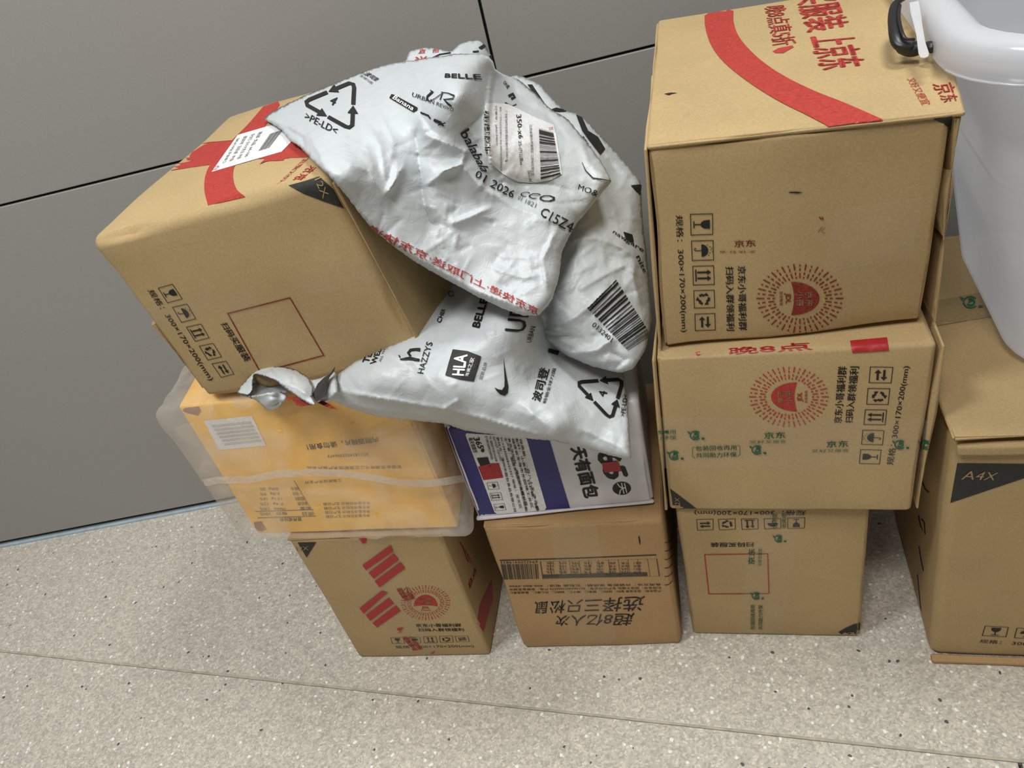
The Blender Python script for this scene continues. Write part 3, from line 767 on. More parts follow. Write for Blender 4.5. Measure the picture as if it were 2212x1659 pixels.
FU = [(zz('z7', [(605, 225), (640, 330), (600, 370)]), 5, .004, .5), (zz('z7', [(720, 330), (800, 480)]), 5, -.003, .4), (zz('z7', [(990, 370), (985, 510)]), 5, -.003, .5), (zz('z7', [(1260, 440), (1300, 590)]), 5, -.004, .4), (zz('z7', [(340, 330), (250, 480), (150, 620)]), 5, .003, .4), (zz('z7', [(790, 500), (1040, 560), (1250, 720)]), 7, .003, .4)]
pouch(BagC, 'mouth_sheet', OU, CU, FU, roll=(5, .003), back=.003, seed=21, nrand=40, step=3.2, amp=.0012)
OL = px('z7', [(75, 658), (280, 710), (420, 690), (600, 640), (780, 625), (900, 700), (870, 760), (760, 890), (620, 942), (540, 912), (480, 840), (390, 772), (230, 712)])
CL = [(a, b, z) for (a, b), z in zip(px('z7', [(75, 658), (280, 710), (420, 690), (780, 625), (900, 700), (760, 890), (620, 942), (540, 912), (390, 772), (640, 760)]), [.599, .603, .606, .600, .598, .585, .578, .580, .590, .606])]
FL = [(zz('z7', [(290, 705), (560, 700), (860, 720)]), 4, -.004, .4), (zz('z7', [(545, 905), (700, 830), (850, 770)]), 4, -.006, .5), (zz('z7', [(300, 720), (600, 650), (780, 650)]), 4, .003, .4)]
pouch(BagC, 'mouth_sheet', OL, CL, FL, roll=(5, .003), back=.003, seed=22, nrand=16, step=3.2, amp=.0012)
OI = px('z7', [(250, 330), (420, 285), (620, 300), (830, 420), (900, 640), (620, 700), (240, 730), (160, 640)])
CI = [(a, b, z) for (a, b), z in zip(px('z7', [(250, 330), (540, 290), (830, 420), (900, 640), (620, 700), (240, 730), (160, 640), (420, 560), (640, 520)]), [.596, .596, .592, .592, .594, .596, .594, .588, .574])]
pouch(BagC, 'mouth_lining', OI, CI, [(zz('z7', [(350, 350), (340, 600), (290, 690)]), 4, .004, .5), (zz('z7', [(560, 400), (590, 590)]), 4, -.004, .5)], roll=(4, .002), back=.003, seed=23, nrand=16, step=3.5, mat='baggrey', amp=.0012)
ON = px('z7', [(1180, 420), (1290, 440), (1420, 400), (1560, 360), (1660, 300), (1700, 640), (1600, 760), (1480, 820), (1360, 800), (1250, 700)])
CN = [(a, b, z) for (a, b), z in zip(px('z7', [(1180, 420), (1420, 400), (1660, 300), (1700, 640), (1480, 820), (1250, 700), (1450, 600)]), [.610, .616, .622, .618, .604, .606, .619])]
pouch(BagC, 'twisted_neck', ON, CN, [(zz('z7', [(1280, 450), (1420, 520), (1560, 560)]), 5, -.004, .4)], roll=(8, .006), back=.008, seed=24, nrand=16, step=3.5, amp=.0012)
# dark printed collar and red flap at the knot
def ribbon(root, name, c, pts, z, mat, th=.0012):
    q = pxd(c, pts, z); n = len(q); back_ = [p + rays(px(c, [pts[i]]))[0] * th for i, p in enumerate(q)]
    V = q + back_; F = [tuple(range(n)), tuple(range(2 * n - 1, n - 1, -1))] + [(i, i + n, (i + 1) % n + n, (i + 1) % n) for i in range(n)]
    return mesh_obj(name, V, F, mat, root)
ribbon(BagC, 'neck_collar', 'z7', [(1655, 225), (1640, 300), (1560, 410), (1525, 520), (1510, 640), (1440, 740), (1360, 800), (1320, 760), (1280, 690), (1330, 600), (1370, 510), (1470, 410), (1570, 350)], [.628, .629, .628, .626, .622, .620, .618, .619, .621, .623, .625, .627, .628], 'charcoal')
ribbon(BagC, 'red_flap', 'z7', [(865, 735), (900, 720), (1000, 710), (1060, 700), (1200, 800), (1280, 850), (1110, 872), (1030, 850), (960, 760), (890, 790)], .619, 'dullred')
ribbon(BagC, 'red_flap', 'z7', [(1370, 810), (1440, 775), (1560, 830), (1660, 890), (1700, 920), (1560, 900)], .606, 'dullred')

# ================================================================== milky plastic tub with a black handle
TY = -.36
tx = np.array([math.cos(TY), math.sin(TY), 0]); ty = np.array([-math.sin(TY), math.cos(TY), 0])
TB = P(2205, 800, .452)                                              # near left corner of its foot
TR = P(2094, 146, .838)                                              # near left corner of its rim
dx, dy = (TB - TR) @ tx, (TB - TR) @ ty
tc = TB + tx * .19 + ty * .15
def rrect(ax, ay, r, z, n=9):
    out = []
    for sx, sy, a0 in ((1, 1, 0), (-1, 1, 90), (-1, -1, 180), (1, -1, 270)):
        for i in range(n):
            a = math.radians(a0 + 90 * i / (n - 1))
            x, y = sx * (ax - r) + r * math.cos(a), sy * (ay - r) + r * math.sin(a)
            out.append(tc + tx * x + ty * y + np.array([0, 0, z - tc[2]]))
        # straight runs
    return out
Tub = thing('storage_tub', 'milky translucent plastic tub standing on the large right-hand carton', 'tub', tc)
a0, b0 = .19, .15
def off(t): return a0 + dx * t, b0 + max(dy, .03) * t
prof = [(.0, .452, .05), (.04, .456, .06), (.25, .585, .065), (.42, .68, .07), (.47, .683, .07), (.54, .735, .075), (.62, .788, .08), (.64, .800, .082), (.70, .832, .085), (.80, .842, .087), (.93, .843, .09), (.985, .838, .092), (1.0, .83, .094), (1.0, .812, .094)]
rings = [rrect(*off(t), r, z) for t, z, r in prof]
V, F = loft(rings)
n0 = len(rings[0]); F.append(tuple(range(n0 - 1, -1, -1)))
tb = mesh_obj('tub_wall', V, F, 'tub', Tub, True)
sm = tb.modifiers.new('wall_thickness', 'SOLIDIFY'); sm.thickness = .0022; sm.offset = -1
# rim bead
V, F = loft([rrect(*[a + o for a in off(1.0)], .09, z) for o, z in ((-.0005, .8135), (.0010, .813), (.0013, .812), (.001, .811), (-.0005, .8105))] )
mesh_obj('rim_bead', V, F, 'tubline', Tub, True)
def tube(path, rad, m=12):
    path = [np.asarray(p, float) for p in path]; rad = np.broadcast_to(rad, (len(path),)); rings = []
    up = np.array([0, 0, 1.0])
    for i, p in enumerate(path):
        t = path[min(i + 1, len(path) - 1)] - path[max(i - 1, 0)]; t /= np.linalg.norm(t)
        s = np.cross(t, up); s /= np.linalg.norm(s); u = np.cross(s, t)
        rings.append([p + (s * math.cos(2 * math.pi * k / m) + u * math.sin(2 * math.pi * k / m) * .7) * rad[i] for k in range(m)])
    V, F = loft(rings); F += [tuple(range(m - 1, -1, -1)), tuple(range((len(path) - 1) * m, len(path) * m))]
    return V, F
def smooth_path(p, r, n=34):
    p, r = np.array(p, float), np.array(r, float); t = np.linspace(0, len(p) - 1, n); i = np.clip(t.astype(int), 0, len(p) - 2); f = (t - i)[:, None]
    q = np.vstack([2 * p[0] - p[1], p, 2 * p[-1] - p[-2]]); p0, p1, p2, p3 = q[i], q[i + 1], q[i + 2], q[i + 3]
    return .5 * (2 * p1 + (p2 - p0) * f + (2 * p0 - 5 * p1 + 4 * p2 - p3) * f ** 2 + (3 * p1 - p0 - 3 * p2 + p3) * f ** 3), np.interp(t, range(len(r)), r)
pth, rad = smooth_path(pxd('z1', [(900, -60), (790, -10), (715, 60), (692, 180), (702, 310), (735, 440), (790, 530), (860, 565), (940, 565), (1010, 545)], [.843, .842, .840, .837, .833, .828, .822, .817, .816, .817]), [.0035, .0038, .0042, .0046, .0052, .0066, .0085, .0098, .0098, .009])
V, F = tube(pth, rad, 16)
mesh_obj('carry_handle', V, F, 'blackplastic', Tub, True)['label'] = 'black plastic handle folded down over the rim'
V, F = tube(*smooth_path(pxd('z1', [(770, 60), (760, 200), (800, 380), (850, 450), (940, 455)], [.840, .838, .833, .829, .827]), [.0018] * 5, 20), 10)
mesh_obj('handle_rib', V, F, 'blackplastic', Tub, True)
ribbon(Tub, 'handle_tab', 'z1', [(885, 30), (990, 10), (1015, 140), (1035, 300), (1065, 480), (1112, 620), (1100, 655), (1060, 672), (1010, 665), (988, 620), (962, 400), (925, 250), (895, 150)], [.852, .852, .8465, .841, .835, .829, .828, .8275, .8275, .829, .8375, .8425, .846], 'tub', .003)
V, F = tube(pxd('z1', [(1090, 530), (1140, 545), (1200, 560)], .819), [.006, .008, .006])
mesh_obj('handle_pin', V, F, 'blackplastic', Tub, True)

# ================================================================== prints, labels and tape on the cartons
# ---- top-right carton
hex_icons(B1, [[(292, 163), (427, 160), (428, 285), (296, 290)], [(298, 317), (430, 313), (433, 432), (303, 436)], [(306, 462), (433, 458), (437, 573), (309, 576)],
               [(312, 602), (436, 599), (440, 706), (315, 709)], [(318, 737), (440, 733), (443, 834), (320, 838)]], CW, 'c2')
text(B1, SIZE, [(203, 172), (238, 845), (284, 842), (252, 172)], 'black', crop='c2', bold=.004)
text(B1, '京东小哥福利群', [(567, 463), (574, 834), (622, 834), (614, 462)], 'black', crop='c2', bold=.018)
text(B1, '扫码入群领福利', [(497, 466), (504, 836), (551, 836), (544, 466)], 'black', crop='c2', bold=.018)
burst(B1, (925, 650), 255, 203, (1, 0), 'c2', 'dullred')
text(B1, '京东', [(547, 356), (672, 352), (670, 312), (547, 316)], 'dullred', crop='c2', bold=.01)
text(B1, '多·快·好·省', [(670, 374), (462, 376), (462, 390), (670, 388)], 'dullred', crop='c2')
V, F = merge([stroke(px('c2', [(1030, 270), (1050, 240), (1070, 245), (1045, 262), (1068, 275)]), 1.2), stroke(px('c2', [(1036, 182), (1050, 196)]), 2.5), stroke(px('c2', [(1052, 182), (1060, 198)]), 2.5)])
place(B1, 'ink_scribble', V, F, 'dullred')
V, F = poly(px('c2', [(855, 38), (900, 36), (945, 41), (915, 47), (870, 44)])); place(B1, 'slit', V, F, 'black')
V, F = poly(px('c1', [(145, 540), (185, 533), (222, 535), (190, 541), (172, 548)])); place(B1, 'slit', V, F, 'black')
# red sweep on the lid
oc = [(378, 70), (382, 160), (420, 270), (500, 370), (640, 480), (800, 580), (960, 660), (1090, 728)]
ic = [(545, 45), (545, 130), (580, 220), (680, 330), (820, 430), (1000, 520), (1200, 600), (1405, 690)]
oc = px('c1', oc); ic = px('c1', ic)
def smooth_band(a, b, n=30):
    def sp(p):
        p = np.array(p); t = np.linspace(0, len(p) - 1, n); i = np.clip(t.astype(int), 0, len(p) - 2); f = (t - i)[:, None]
        q = np.vstack([2 * p[0] - p[1], p, 2 * p[-1] - p[-2]])
        p0, p1, p2, p3 = q[i], q[i + 1], q[i + 2], q[i + 3]
        return .5 * (2 * p1 + (p2 - p0) * f + (2 * p0 - 5 * p1 + 4 * p2 - p3) * f ** 2 + (3 * p1 - p0 - 3 * p2 + p3) * f ** 3)
    A, B = sp(a), sp(b)
    return list(A) + list(B), [(i, i + 1, n + i + 1, n + i) for i in range(n - 1)]
place(B1, 'red_sweep', *smooth_band(oc, ic), 'red', 10, .0009)
text(B1, '买服装', [(885, -32), (960, 192), (1215, 150), (1128, -62)], 'red', crop='c1', bold=.03, edge=7, off=.0009)
text(B1, '上京东', [(968, 215), (1037, 408), (1312, 375), (1238, 192)], 'red', crop='c1', bold=.03, edge=7, off=.0009)
text(B1, '晚8点真5折', [(716, 42), (768, 272), (908, 250), (842, 30)], 'red', crop='c1', bold=.015, edge=7, off=.0009)
V, F = poly(px('c1', [(768, 296), (800, 278), (880, 262), (890, 272), (830, 306), (785, 306)])); place(B1, 'price_tag_mark', V, F, 'red')
text(B1, '京东', [(1677, 486), (1745, 592), (1838, 578), (1806, 472)], 'red', crop='c1', bold=.01, edge=7, off=.0009)
text(B1, '又好又便宜', [(1537, 456), (1625, 606), (1682, 598), (1582, 447)], 'red', crop='c1', edge=7, off=.0009)
flatpoly(B1, 'corner_triangle', [(1690, 682), (1800, 668), (1795, 750), (1755, 715)], 'charcoal', 'c1')
tape(B1, [(1060, 1560), (1560, 1480), (1640, 1130), (1130, 1200)], 'c1')
# ---- middle-right carton
burst(B2, (862, 1215), 234, 177, (-1, 0), 'c2', 'red')
text(B2, '京东小哥福利群', [(1165, 1367), (1197, 1040), (1143, 1040), (1117, 1367)], 'black', crop='c2', bold=.018)
text(B2, '扫码入群领福利', [(1228, 1365), (1267, 1040), (1212, 1040), (1182, 1365)], 'black', crop='c2', bold=.018)
hex_icons(B2, [[(1325, 1040), (1463, 1042), (1452, 1138), (1318, 1136)], [(1312, 1163), (1445, 1165), (1435, 1262), (1304, 1260)], [(1297, 1286), (1427, 1288), (1418, 1378), (1288, 1376)],
               [(1282, 1403), (1412, 1406), (1402, 1493), (1275, 1490)], [(1270, 1515), (1395, 1518), (1385, 1603), (1262, 1600)]], CCW, 'c2', kinds=('swap', 'recycle', 'up', 'umbrella', 'glass'))
text(B2, SIZE, [(1468, 1607), (1562, 1040), (1512, 1036), (1420, 1605)], 'black', crop='c2', bold=.004)
def swirl(root, c, r, crop, mat='green'):
    parts = [stroke([(c[0] + x, c[1] + y * .8) for x, y in arc((0, 0), r, 40, 320, 16)], r * .22), stroke([(c[0] + x, c[1] + y * .8) for x, y in arc((0, 0), r * .55, -120, 150, 12)], r * .3),
             poly([(c[0] - r * .1, c[1] - r * .6), (c[0] + r * .4, c[1] - r * .15), (c[0] - r * .35, c[1] + r * .1)]),
             poly([(c[0] + r * 1.15, c[1] + r * .4), (c[0] + r * 1.8, c[1] + r * .45), (c[0] + r * 1.7, c[1] + r * .8), (c[0] + r * 1.2, c[1] + r * .8)]),
             poly([(c[0] - r * 1.2, c[1] - r * .2), (c[0] - r * 1.6, c[1] - r * .8), (c[0] - r * .95, c[1] - r * .6)])]
    V, F = merge(parts); place(root, 'recycling_mark', px(crop, V), F, mat, 14, .0014)
for c in ((325, 1435), (205, 1550), (680, 1518), (1500, 1488), (1650, 1490)): swirl(B2, c, 30, 'c2')
G = dict(crop='c2', off=.0014)
text(B2, '包装回收再用', [(325, 1524), (562, 1518), (560, 1490), (325, 1496)], 'green', bold=.008, **G)
text(B2, '共同助力环保', [(328, 1564), (562, 1558), (562, 1530), (328, 1536)], 'green', bold=.008, **G)
for pts in ([(320, 1500), (308, 1508), (308, 1555), (322, 1566)], [(566, 1490), (580, 1496), (580, 1545), (568, 1556)]): place(B2, 'tape_bracket', *stroke(px('c2', pts), 1.3), 'green', 14, .0014)
text(B2, '收再用', [(95, 1430), (212, 1426), (212, 1402), (95, 1406)], 'green', **G)
text(B2, '力环保', [(95, 1462), (215, 1458), (215, 1434), (95, 1438)], 'green', **G)
text(B2, '京东', [(718, 1454), (843, 1450), (841, 1414), (718, 1418)], 'green', bold=.012, **G)
text(B2, '又好又便宜', [(632, 1482), (845, 1478), (845, 1462), (632, 1464)], 'green', **G)
text(B2, '京东', [(1077, 1504), (1203, 1500), (1201, 1464), (1077, 1468)], 'green', bold=.012, **G)
text(B2, '又好又便宜', [(990, 1533), (1205, 1529), (1205, 1513), (990, 1516)], 'green', **G)
tape(B2, [(112, 1625), (1685, 1606), (1735, 1350), (92, 1330)], 'c2', 60, 12)
flatpoly(B2, 'corner_triangle', [(158, 130), (176, 279), (355, 279)], 'charcoal', 'c3')
text(B2, '12X', [(236, 252), (234, 198), (206, 196), (208, 250)], 'tan', crop='c3', off=.0011)
flatpoly(B2, 'red_print_patch', [(1212, 895), (1425, 876), (1436, 947), (1225, 960)], 'deepred', 'c2', off=.0013)
text(B2, '晚8点', [(520, 975), (1000, 945), (985, 900), (515, 935)], 'deepred', crop='c2', bold=.02)
flatpoly(B2, 'red_print_patch', [(325, 962), (352, 955), (355, 975), (335, 980)], 'deepred', 'c2')
# ---- carton at the foot of the right stack
hex_icons(B3, [[(328, 323), (430, 320), (430, 385), (334, 388)], [(453, 322), (556, 318), (557, 382), (460, 386)], [(585, 320), (687, 317), (688, 380), (590, 384)],
               [(716, 318), (818, 316), (818, 378), (720, 380)], [(852, 314), (956, 312), (954, 375), (852, 378)]], FLIP, 'c3', kinds=('swap', 'recycle', 'up', 'umbrella', 'glass'))
text(B3, SIZE, [(962, 268), (318, 270), (320, 303), (955, 301)], 'black', crop='c3')
text(B3, '扫码买服装', [(663, 455), (412, 457), (412, 483), (663, 481)], 'black', crop='c3', bold=.015)
shape(B3, 'print_frame', [stroke([(.015, .015), (.985, .015), (.985, .985), (.015, .985)], .026, True)], [(397, 755), (753, 753), (745, 517), (372, 523)], 'red', 'c3')
swirl(B3, (675, 762), 24, 'c3'); swirl(B3, (805, 433), 24, 'c3')
G = dict(crop='c3', off=.0014)
text(B3, '包装回收再用', [(668, 955), (668, 815), (640, 815), (640, 955)], 'green', bold=.005, **G)
text(B3, '共同助力环保', [(712, 955), (712, 815), (685, 815), (685, 955)], 'green', bold=.005, **G)
text(B3, '京东', [(665, 582), (668, 490), (628, 490), (625, 582)], 'green', bold=.01, **G)
text(B3, '又好又便宜', [(705, 590), (707, 490), (685, 490), (683, 590)], 'green', **G)
text(B3, '力环保', [(797, 372), (797, 290), (766, 290), (766, 372)], 'green', **G)
text(B3, '收再用', [(848, 372), (848, 290), (820, 290), (820, 372)], 'green', **G)
tape(B3, [(572, 1000), (820, 1000), (930, 285), (655, 290)], 'c3', 10, 30)
flatpoly(B3, 'corner_triangle', [(1100, 997), (1190, 945), (1235, 925), (1272, 918), (1266, 998)], 'charcoal', 'c3')
text(B3, '12X', [(1258, 970), (1172, 972), (1172, 991), (1258, 991)], 'tan', crop='c3', off=.0011)
flatpoly(B3, 'red_print_patch', [(170, 378), (224, 366), (232, 476), (196, 466)], 'deepred', 'c3')
# ---- bottom-left carton
flatpoly(B4, 'corner_triangle', [(72, 226), (205, 223), (136, 332)], 'charcoal', 'c8')
text(B4, '12X', [(100, 268), (166, 264), (162, 243), (96, 247)], 'tan', crop='c8', off=.0011)
for q in ([(450, 345), (600, 237), (613, 272), (468, 372)], [(482, 385), (617, 283), (643, 316), (510, 417)], [(515, 430), (652, 328), (677, 360), (541, 463)],
          [(435, 573), (553, 480), (585, 490), (455, 602)], [(468, 610), (590, 517), (617, 547), (490, 640)], [(503, 652), (628, 558), (652, 588), (527, 675)]):
    flatpoly(B4, 'red_tape_stripe', q, 'deepred', 'c8', off=.0012)
burst(B4, (785, 545), 135, 95, (0, -1), 'c8', 'red')
text(B4, '京东小哥福利群', [(735, 675), (975, 673), (972, 655), (728, 657)], 'black', crop='c8', bold=.018)
text(B4, '扫码入群领福利', [(748, 698), (990, 696), (986, 679), (742, 681)], 'black', crop='c8', bold=.018)
hex_icons(B4, [[(597, 730), (668, 728), (676, 762), (607, 763)], [(690, 728), (755, 726), (762, 758), (698, 760)], [(770, 724), (840, 722), (850, 758), (778, 760)], [(855, 722), (928, 720), (935, 755), (862, 757)], [(938, 722), (1010, 720), (1020, 752), (948, 754)]], UPR, 'c8')
text(B4, SIZE, [(630, 791), (1045, 784), (1036, 766), (622, 773)], 'black', crop='c8')
shape(B4, 'red_tape_mark', icon('glass')[1:], [(608, 715), (690, 700), (690, 665), (608, 680)], 'deepred', 'c8', off=.0012)
text(B4, '易小\n碎心\n物轻\n品放', [(718, 799), (772, 791), (718, 721), (658, 727)], 'deepred', crop='c8', bold=.03, off=.0012)
text(B4, '易小\n碎心\n物轻\n品放', [(674, 537), (732, 522), (698, 458), (624, 472)], 'deepred', crop='c8', bold=.03, off=.0012)
flatpoly(B4, 'red_tape_mark', [(780, 832), (838, 798), (852, 812), (850, 830)], 'deepred', 'c8', off=.0012)
flatpoly(B4, 'red_tape_mark', [(430, 205), (455, 192), (474, 205), (468, 226), (450, 230)], 'deepred', 'c8', off=.0012)
tape(B4, [(640, 828), (860, 826), (555, 188), (362, 196)], 'c8', 12, 30)
flatpoly(B4, 'red_sweep', [(1058, 655), (1072, 560), (1135, 420), (1142, 520), (1092, 700)], 'deepred', 'c8')
text(B4, '东', [(1000, 270), (1040, 350), (990, 330), (955, 200)], 'deepred', crop='c8', bold=.02)
text(B4, '8点', [(1020, 480), (1055, 380), (1050, 350), (1005, 440)], 'deepred', crop='c8', bold=.01)
# ---- brown food carton
shape(B5, 'barcode', barcode(34, 7), [(1200, 422), (1386, 418), (1380, 338), (1184, 342)], 'charcoal', 'c8')
text(B5, '6942209419823', [(1380, 322), (1182, 326), (1184, 338), (1380, 334)], 'charcoal', crop='c8')
V, F = stroke(px('c8', [(1178, 320), (1600, 308), (2010, 291)]), 2.2); place(B5, 'printed_rule', V, F, 'charcoal')
tb_ = [stroke([(0, 0), (1, 0), (1, 1), (0, 1)], .012, True), rect(0, .03, .9, .24)] + [rect(x - .002, 0, x + .002, 1) for x in np.linspace(.08, .92, 11)]
shape(B5, 'nutrition_table', tb_, [(1408, 418), (2026, 404), (2012, 312), (1394, 326)], 'faint', 'c8')
rows = ['营养成分表 每100g NRV%', '能量 2198千焦 26%', '蛋白质 18.9克 32%', '脂肪 44.2克 74%', '碳水化合物 30.1克']
for i, s in enumerate(rows[1:]):
    y = 330 + 16 * i
    for k in range(8):
        x = 1420 + k * 66
        text(B5, ['26%', '32%', '74%', '12%', '8%', '克', '千焦', '毫克'][(k + i) % 8] if k < 7 else s[:4], [(x + 46, y - 2), (x + 6, y - 1), (x + 8, y + 11), (x + 48, y + 10)], 'charcoal', crop='c8')
for i, s in enumerate(('产品名称：混合坚果 配料：核桃仁、腰果仁、榛子仁、扁桃仁、开心果仁、夏威夷果仁', '贮存条件：阴凉干燥处 生产许可证号：SC10634022302574 产地：安徽省芜湖市', '食用方法：开袋即食 保质期：见包装 电话：400-800-4900')):
    y = 480 - i * 17
    text(B5, s, [(2034, y - 4), (1228, y + 6), (1230, y + 18), (2036, y + 8)], 'charcoal', crop='c8', bold=.008)
text(B5, '选择三只松鼠', [(1950, 508), (1356, 540), (1368, 604), (1958, 588)], 'charcoal', crop='c8', bold=.006, shear=.25, label='upside-down black brush lettering')
text(B5, '超8亿人次', [(1895, 598), (1470, 614), (1475, 668), (1902, 666)], 'charcoal', crop='c8', bold=.006, shear=.25, label='upside-down black brush lettering')
tape(B5, [(1560, 758), (1800, 752), (1690, 130), (1440, 140)], 'c8', 10, 30)
flatpoly(B5, 'torn_hole', [(1914, 193), (1920, 190), (1926, 215), (1924, 240), (1918, 225)], 'black', 'c8')
for y in (210, 255, 300, 345, 390, 435):
    V, F = stroke(px('c8', arc((2060, y - 20), 36, 20, 100, 8)), 1.4); place(B5, 'printed_wave', V, F, 'charcoal')
# ---- large carton, right
flatpoly(B6, 'corner_triangle', [(2068, 1000), (2300, 1003), (2053, 1086)], 'charcoal')
text(B6, 'A4X', [(1850, 92), (2040, 97), (2066, 54), (1872, 42)], 'tan', crop='c3', off=.0011, space=1.05)
shape(B6, 'handling_icon', icon('glass'), [(1967, 993), (2112, 1000), (2126, 942), (1985, 934)], 'black', 'c3')
shape(B6, 'handling_icon', icon('umbrella'), [(2152, 1005), (2297, 1013), (2310, 952), (2168, 945)], 'black', 'c3')
text(B6, '规格： 300×170×200(mm)', [(1953, 1036), (2750, 1090), (2765, 1056), (1962, 1012)], 'black', crop='c3')
for pts in ([(1606, 300), (1618, 360), (1645, 410), (1640, 340), (1622, 320)], [(1610, 480), (1622, 560), (1635, 620)], [(1625, 100), (1645, 150), (1668, 170)], [(1600, 640), (1612, 760), (1622, 860)]):
    V, F = stroke(px('c3', pts), 2.2); place(B6, 'side_print_mark', V, F, 'black')
flatpoly(B6, 'paper_tape', [(2020, 705), (2030, 648), (2240, 610), (2240, 668)], 'tan', off=.0008)
swirl(B6, (1905, 675), 40, 'c2')
# ---- tilted carton, left
hex_icons(B7, [[(108, 165), (195, 140), (255, 230), (165, 255)], [(190, 275), (280, 255), (333, 345), (245, 368)], [(270, 390), (360, 370), (410, 455), (325, 477)], [(345, 500), (430, 482), (482, 565), (398, 585)], [(418, 602), (505, 585), (553, 665), (475, 685)]], CW, 'c6')
text(B7, SIZE, [(42, 182), (402, 706), (442, 690), (84, 172)], 'black', crop='c6', bold=.004)
text(B7, '扫码买服装', [(470, 372), (612, 594), (654, 580), (508, 362)], 'black', crop='c6', bold=.018)
shape(B7, 'print_frame', [stroke([(.012, .012), (.988, .012), (.988, .988), (.012, .988)], .024, True)], [(700, 658), (1075, 558), (875, 217), (507, 310)], 'dullred', 'c6')
oc = px('c5', [(690, 895), (668, 800), (680, 700), (740, 600), (850, 490), (930, 410), (1020, 305)]); ic = px('c5', [(915, 845), (855, 790), (840, 690), (890, 600), (960, 520), (1040, 410), (1140, 265)])
place(B7, 'red_sweep', *smooth_band(oc, ic), 'red')
lab = [(713, 692), (1130, 575), (1185, 520), (1110, 420), (868, 476), (722, 672)]
lq = [(700, 700), (1130, 575), (1060, 418), (868, 476)]
flatpoly(B7, 'waybill', [(712, 697), (1130, 576), (1200, 505), (1110, 415), (1060, 420), (868, 476)], 'paper', 'c5', off=.0009)
lq = [(715, 693), (1150, 560), (1110, 412), (868, 476)]
shape(B7, 'waybill_barcode', barcode(24, 3), [(990, 575), (1055, 555), (1140, 445), (1062, 470)], 'inkgrey', 'c5', off=.0014)
for i, s in enumerate(('订单编号 JD0156382', '收件 海淀区 学院路', '寄件 北京大兴仓 已检视', '001-A6 品类 鞋服')):
    k = i * .17
    q = np.array([(770, 650), (860, 500), (885, 492), (795, 643)], float) + np.array([45 * i, -13 * i])
    text(B7, s, [tuple(a) for a in q], 'inkgrey', crop='c5', off=.0014)
text(B7, '京东', [(718, 690), (745, 655), (765, 662), (742, 686)], 'red', crop='c5', off=.0014)
text(B7, '东', [(1030, 605), (1120, 555), (1260, 500), (1120, 530)], 'red', crop='c5', bold=.03)
text(B7, '又好又便宜', [(1100, 770), (1260, 620), (1300, 612), (1150, 745)], 'red', crop='c5', bold=.01)
text(B7, '京东', [(1190, 745), (1300, 655), (1345, 670), (1250, 745)], 'red', crop='c5', bold=.02)
flatpoly(B7, 'corner_triangle', [(1170, 776), (1260, 752), (1355, 722), (1440, 800), (1500, 912), (1380, 870), (1255, 822)], 'charcoal', 'c5')
text(B7, '12X', [(1328, 742), (1378, 855), (1412, 830), (1362, 728)], 'tan', crop='c5', off=.0011)
tape(B7, [(1270, 1440), (1800, 1330), (1760, 1170), (1240, 1290)], 'c5')
tape(B7, [(760, 1600), (1020, 1560), (960, 1370), (780, 1430)], 'c5', 14, 14)
tape(B7, [(330, 1640), (760, 1540), (720, 1380), (330, 1500)], 'c5', 14, 14)
# ---- yellow box
Yk = dict(crop='yb', mat='charcoal')
flatpoly(B8, 'address_label', [(310, 395), (628, 362), (722, 560), (408, 590)], 'paper', 'yb')
for i in range(6): flatpoly(B8, 'label_smudge', [(360 + 16 * i, 425 + 24 * i), (620 + 13 * i, 398 + 24 * i), (626 + 13 * i, 410 + 24 * i), (366 + 16 * i, 437 + 24 * i)], 'palegrey', 'yb', off=.0011)
text(B8, '内附酒精片，请勿食用！', [(1460, 500), (985, 552), (1000, 592), (1470, 540)], bold=.012, **Yk)
text(B8, 'SC11834022306473', [(1400, 610), (1130, 622), (1132, 640), (1402, 628)], **Yk)
text(B8, '安徽省芜湖市弋江区高新技术产业开发区', [(1620, 690), (990, 700), (995, 722), (1620, 712)], **Yk)
text(B8, '工高新技术产业开', [(1220, 780), (975, 795), (980, 815), (1225, 800)], **Yk)
text(B8, '营养成分表', [(955, 1035), (808, 1040), (815, 1065), (958, 1060)], bold=.01, **Yk)
V, F = merge([stroke(px('yb', [(905, 790), (1050, 1028), (665, 1040)]), 1.3), stroke(px('yb', [(1035, 985), (650, 998)]), 1.1)]); place(B8, 'table_rule', V, F, 'charcoal')
for i, (a, b, c) in enumerate((('项目', '每份', 'NRV%'), ('能量', '1966kJ', '18%'), ('蛋白质', '7.4g', '12%'), ('脂肪', '13.1g', '16%'), ('一饱和', '2.8g', '9%'), ('碳水', '58g', '20%'))):
    y = 1012 - 33 * i; x = 20 * i
    text(B8, a, [(1035 - x, y - 14), (960 - x * .8, y - 12), (965 - x * .8, y + 12), (1040 - x, y + 10)], **Yk)
    text(B8, b, [(860 - x * .6, y - 12), (785 - x * .5, y - 10), (788 - x * .5, y + 10), (863 - x * .6, y + 8)], **Yk)
    text(B8, c, [(745 - x * .3, y - 8), (680, y - 6), (683, y + 12), (748 - x * .3, y + 10)], **Yk)
for a in range(4): text(B8, '净含量详见标识 生产日期', [(1410, 930 + 28 * a), (1100 + 6 * a, 938 + 28 * a), (1104 + 6 * a, 958 + 28 * a), (1414, 950 + 28 * a)], 'faint', crop='yb')
flatpoly(B8, 'corner_mark', [(150, 315), (275, 300), (290, 330), (270, 360), (185, 340)], 'brownmark', 'yb'); flatpoly(B8, 'corner_mark', [(640, 1070), (690, 1062), (725, 1115), (715, 1150), (660, 1145)], 'brownmark', 'yb')
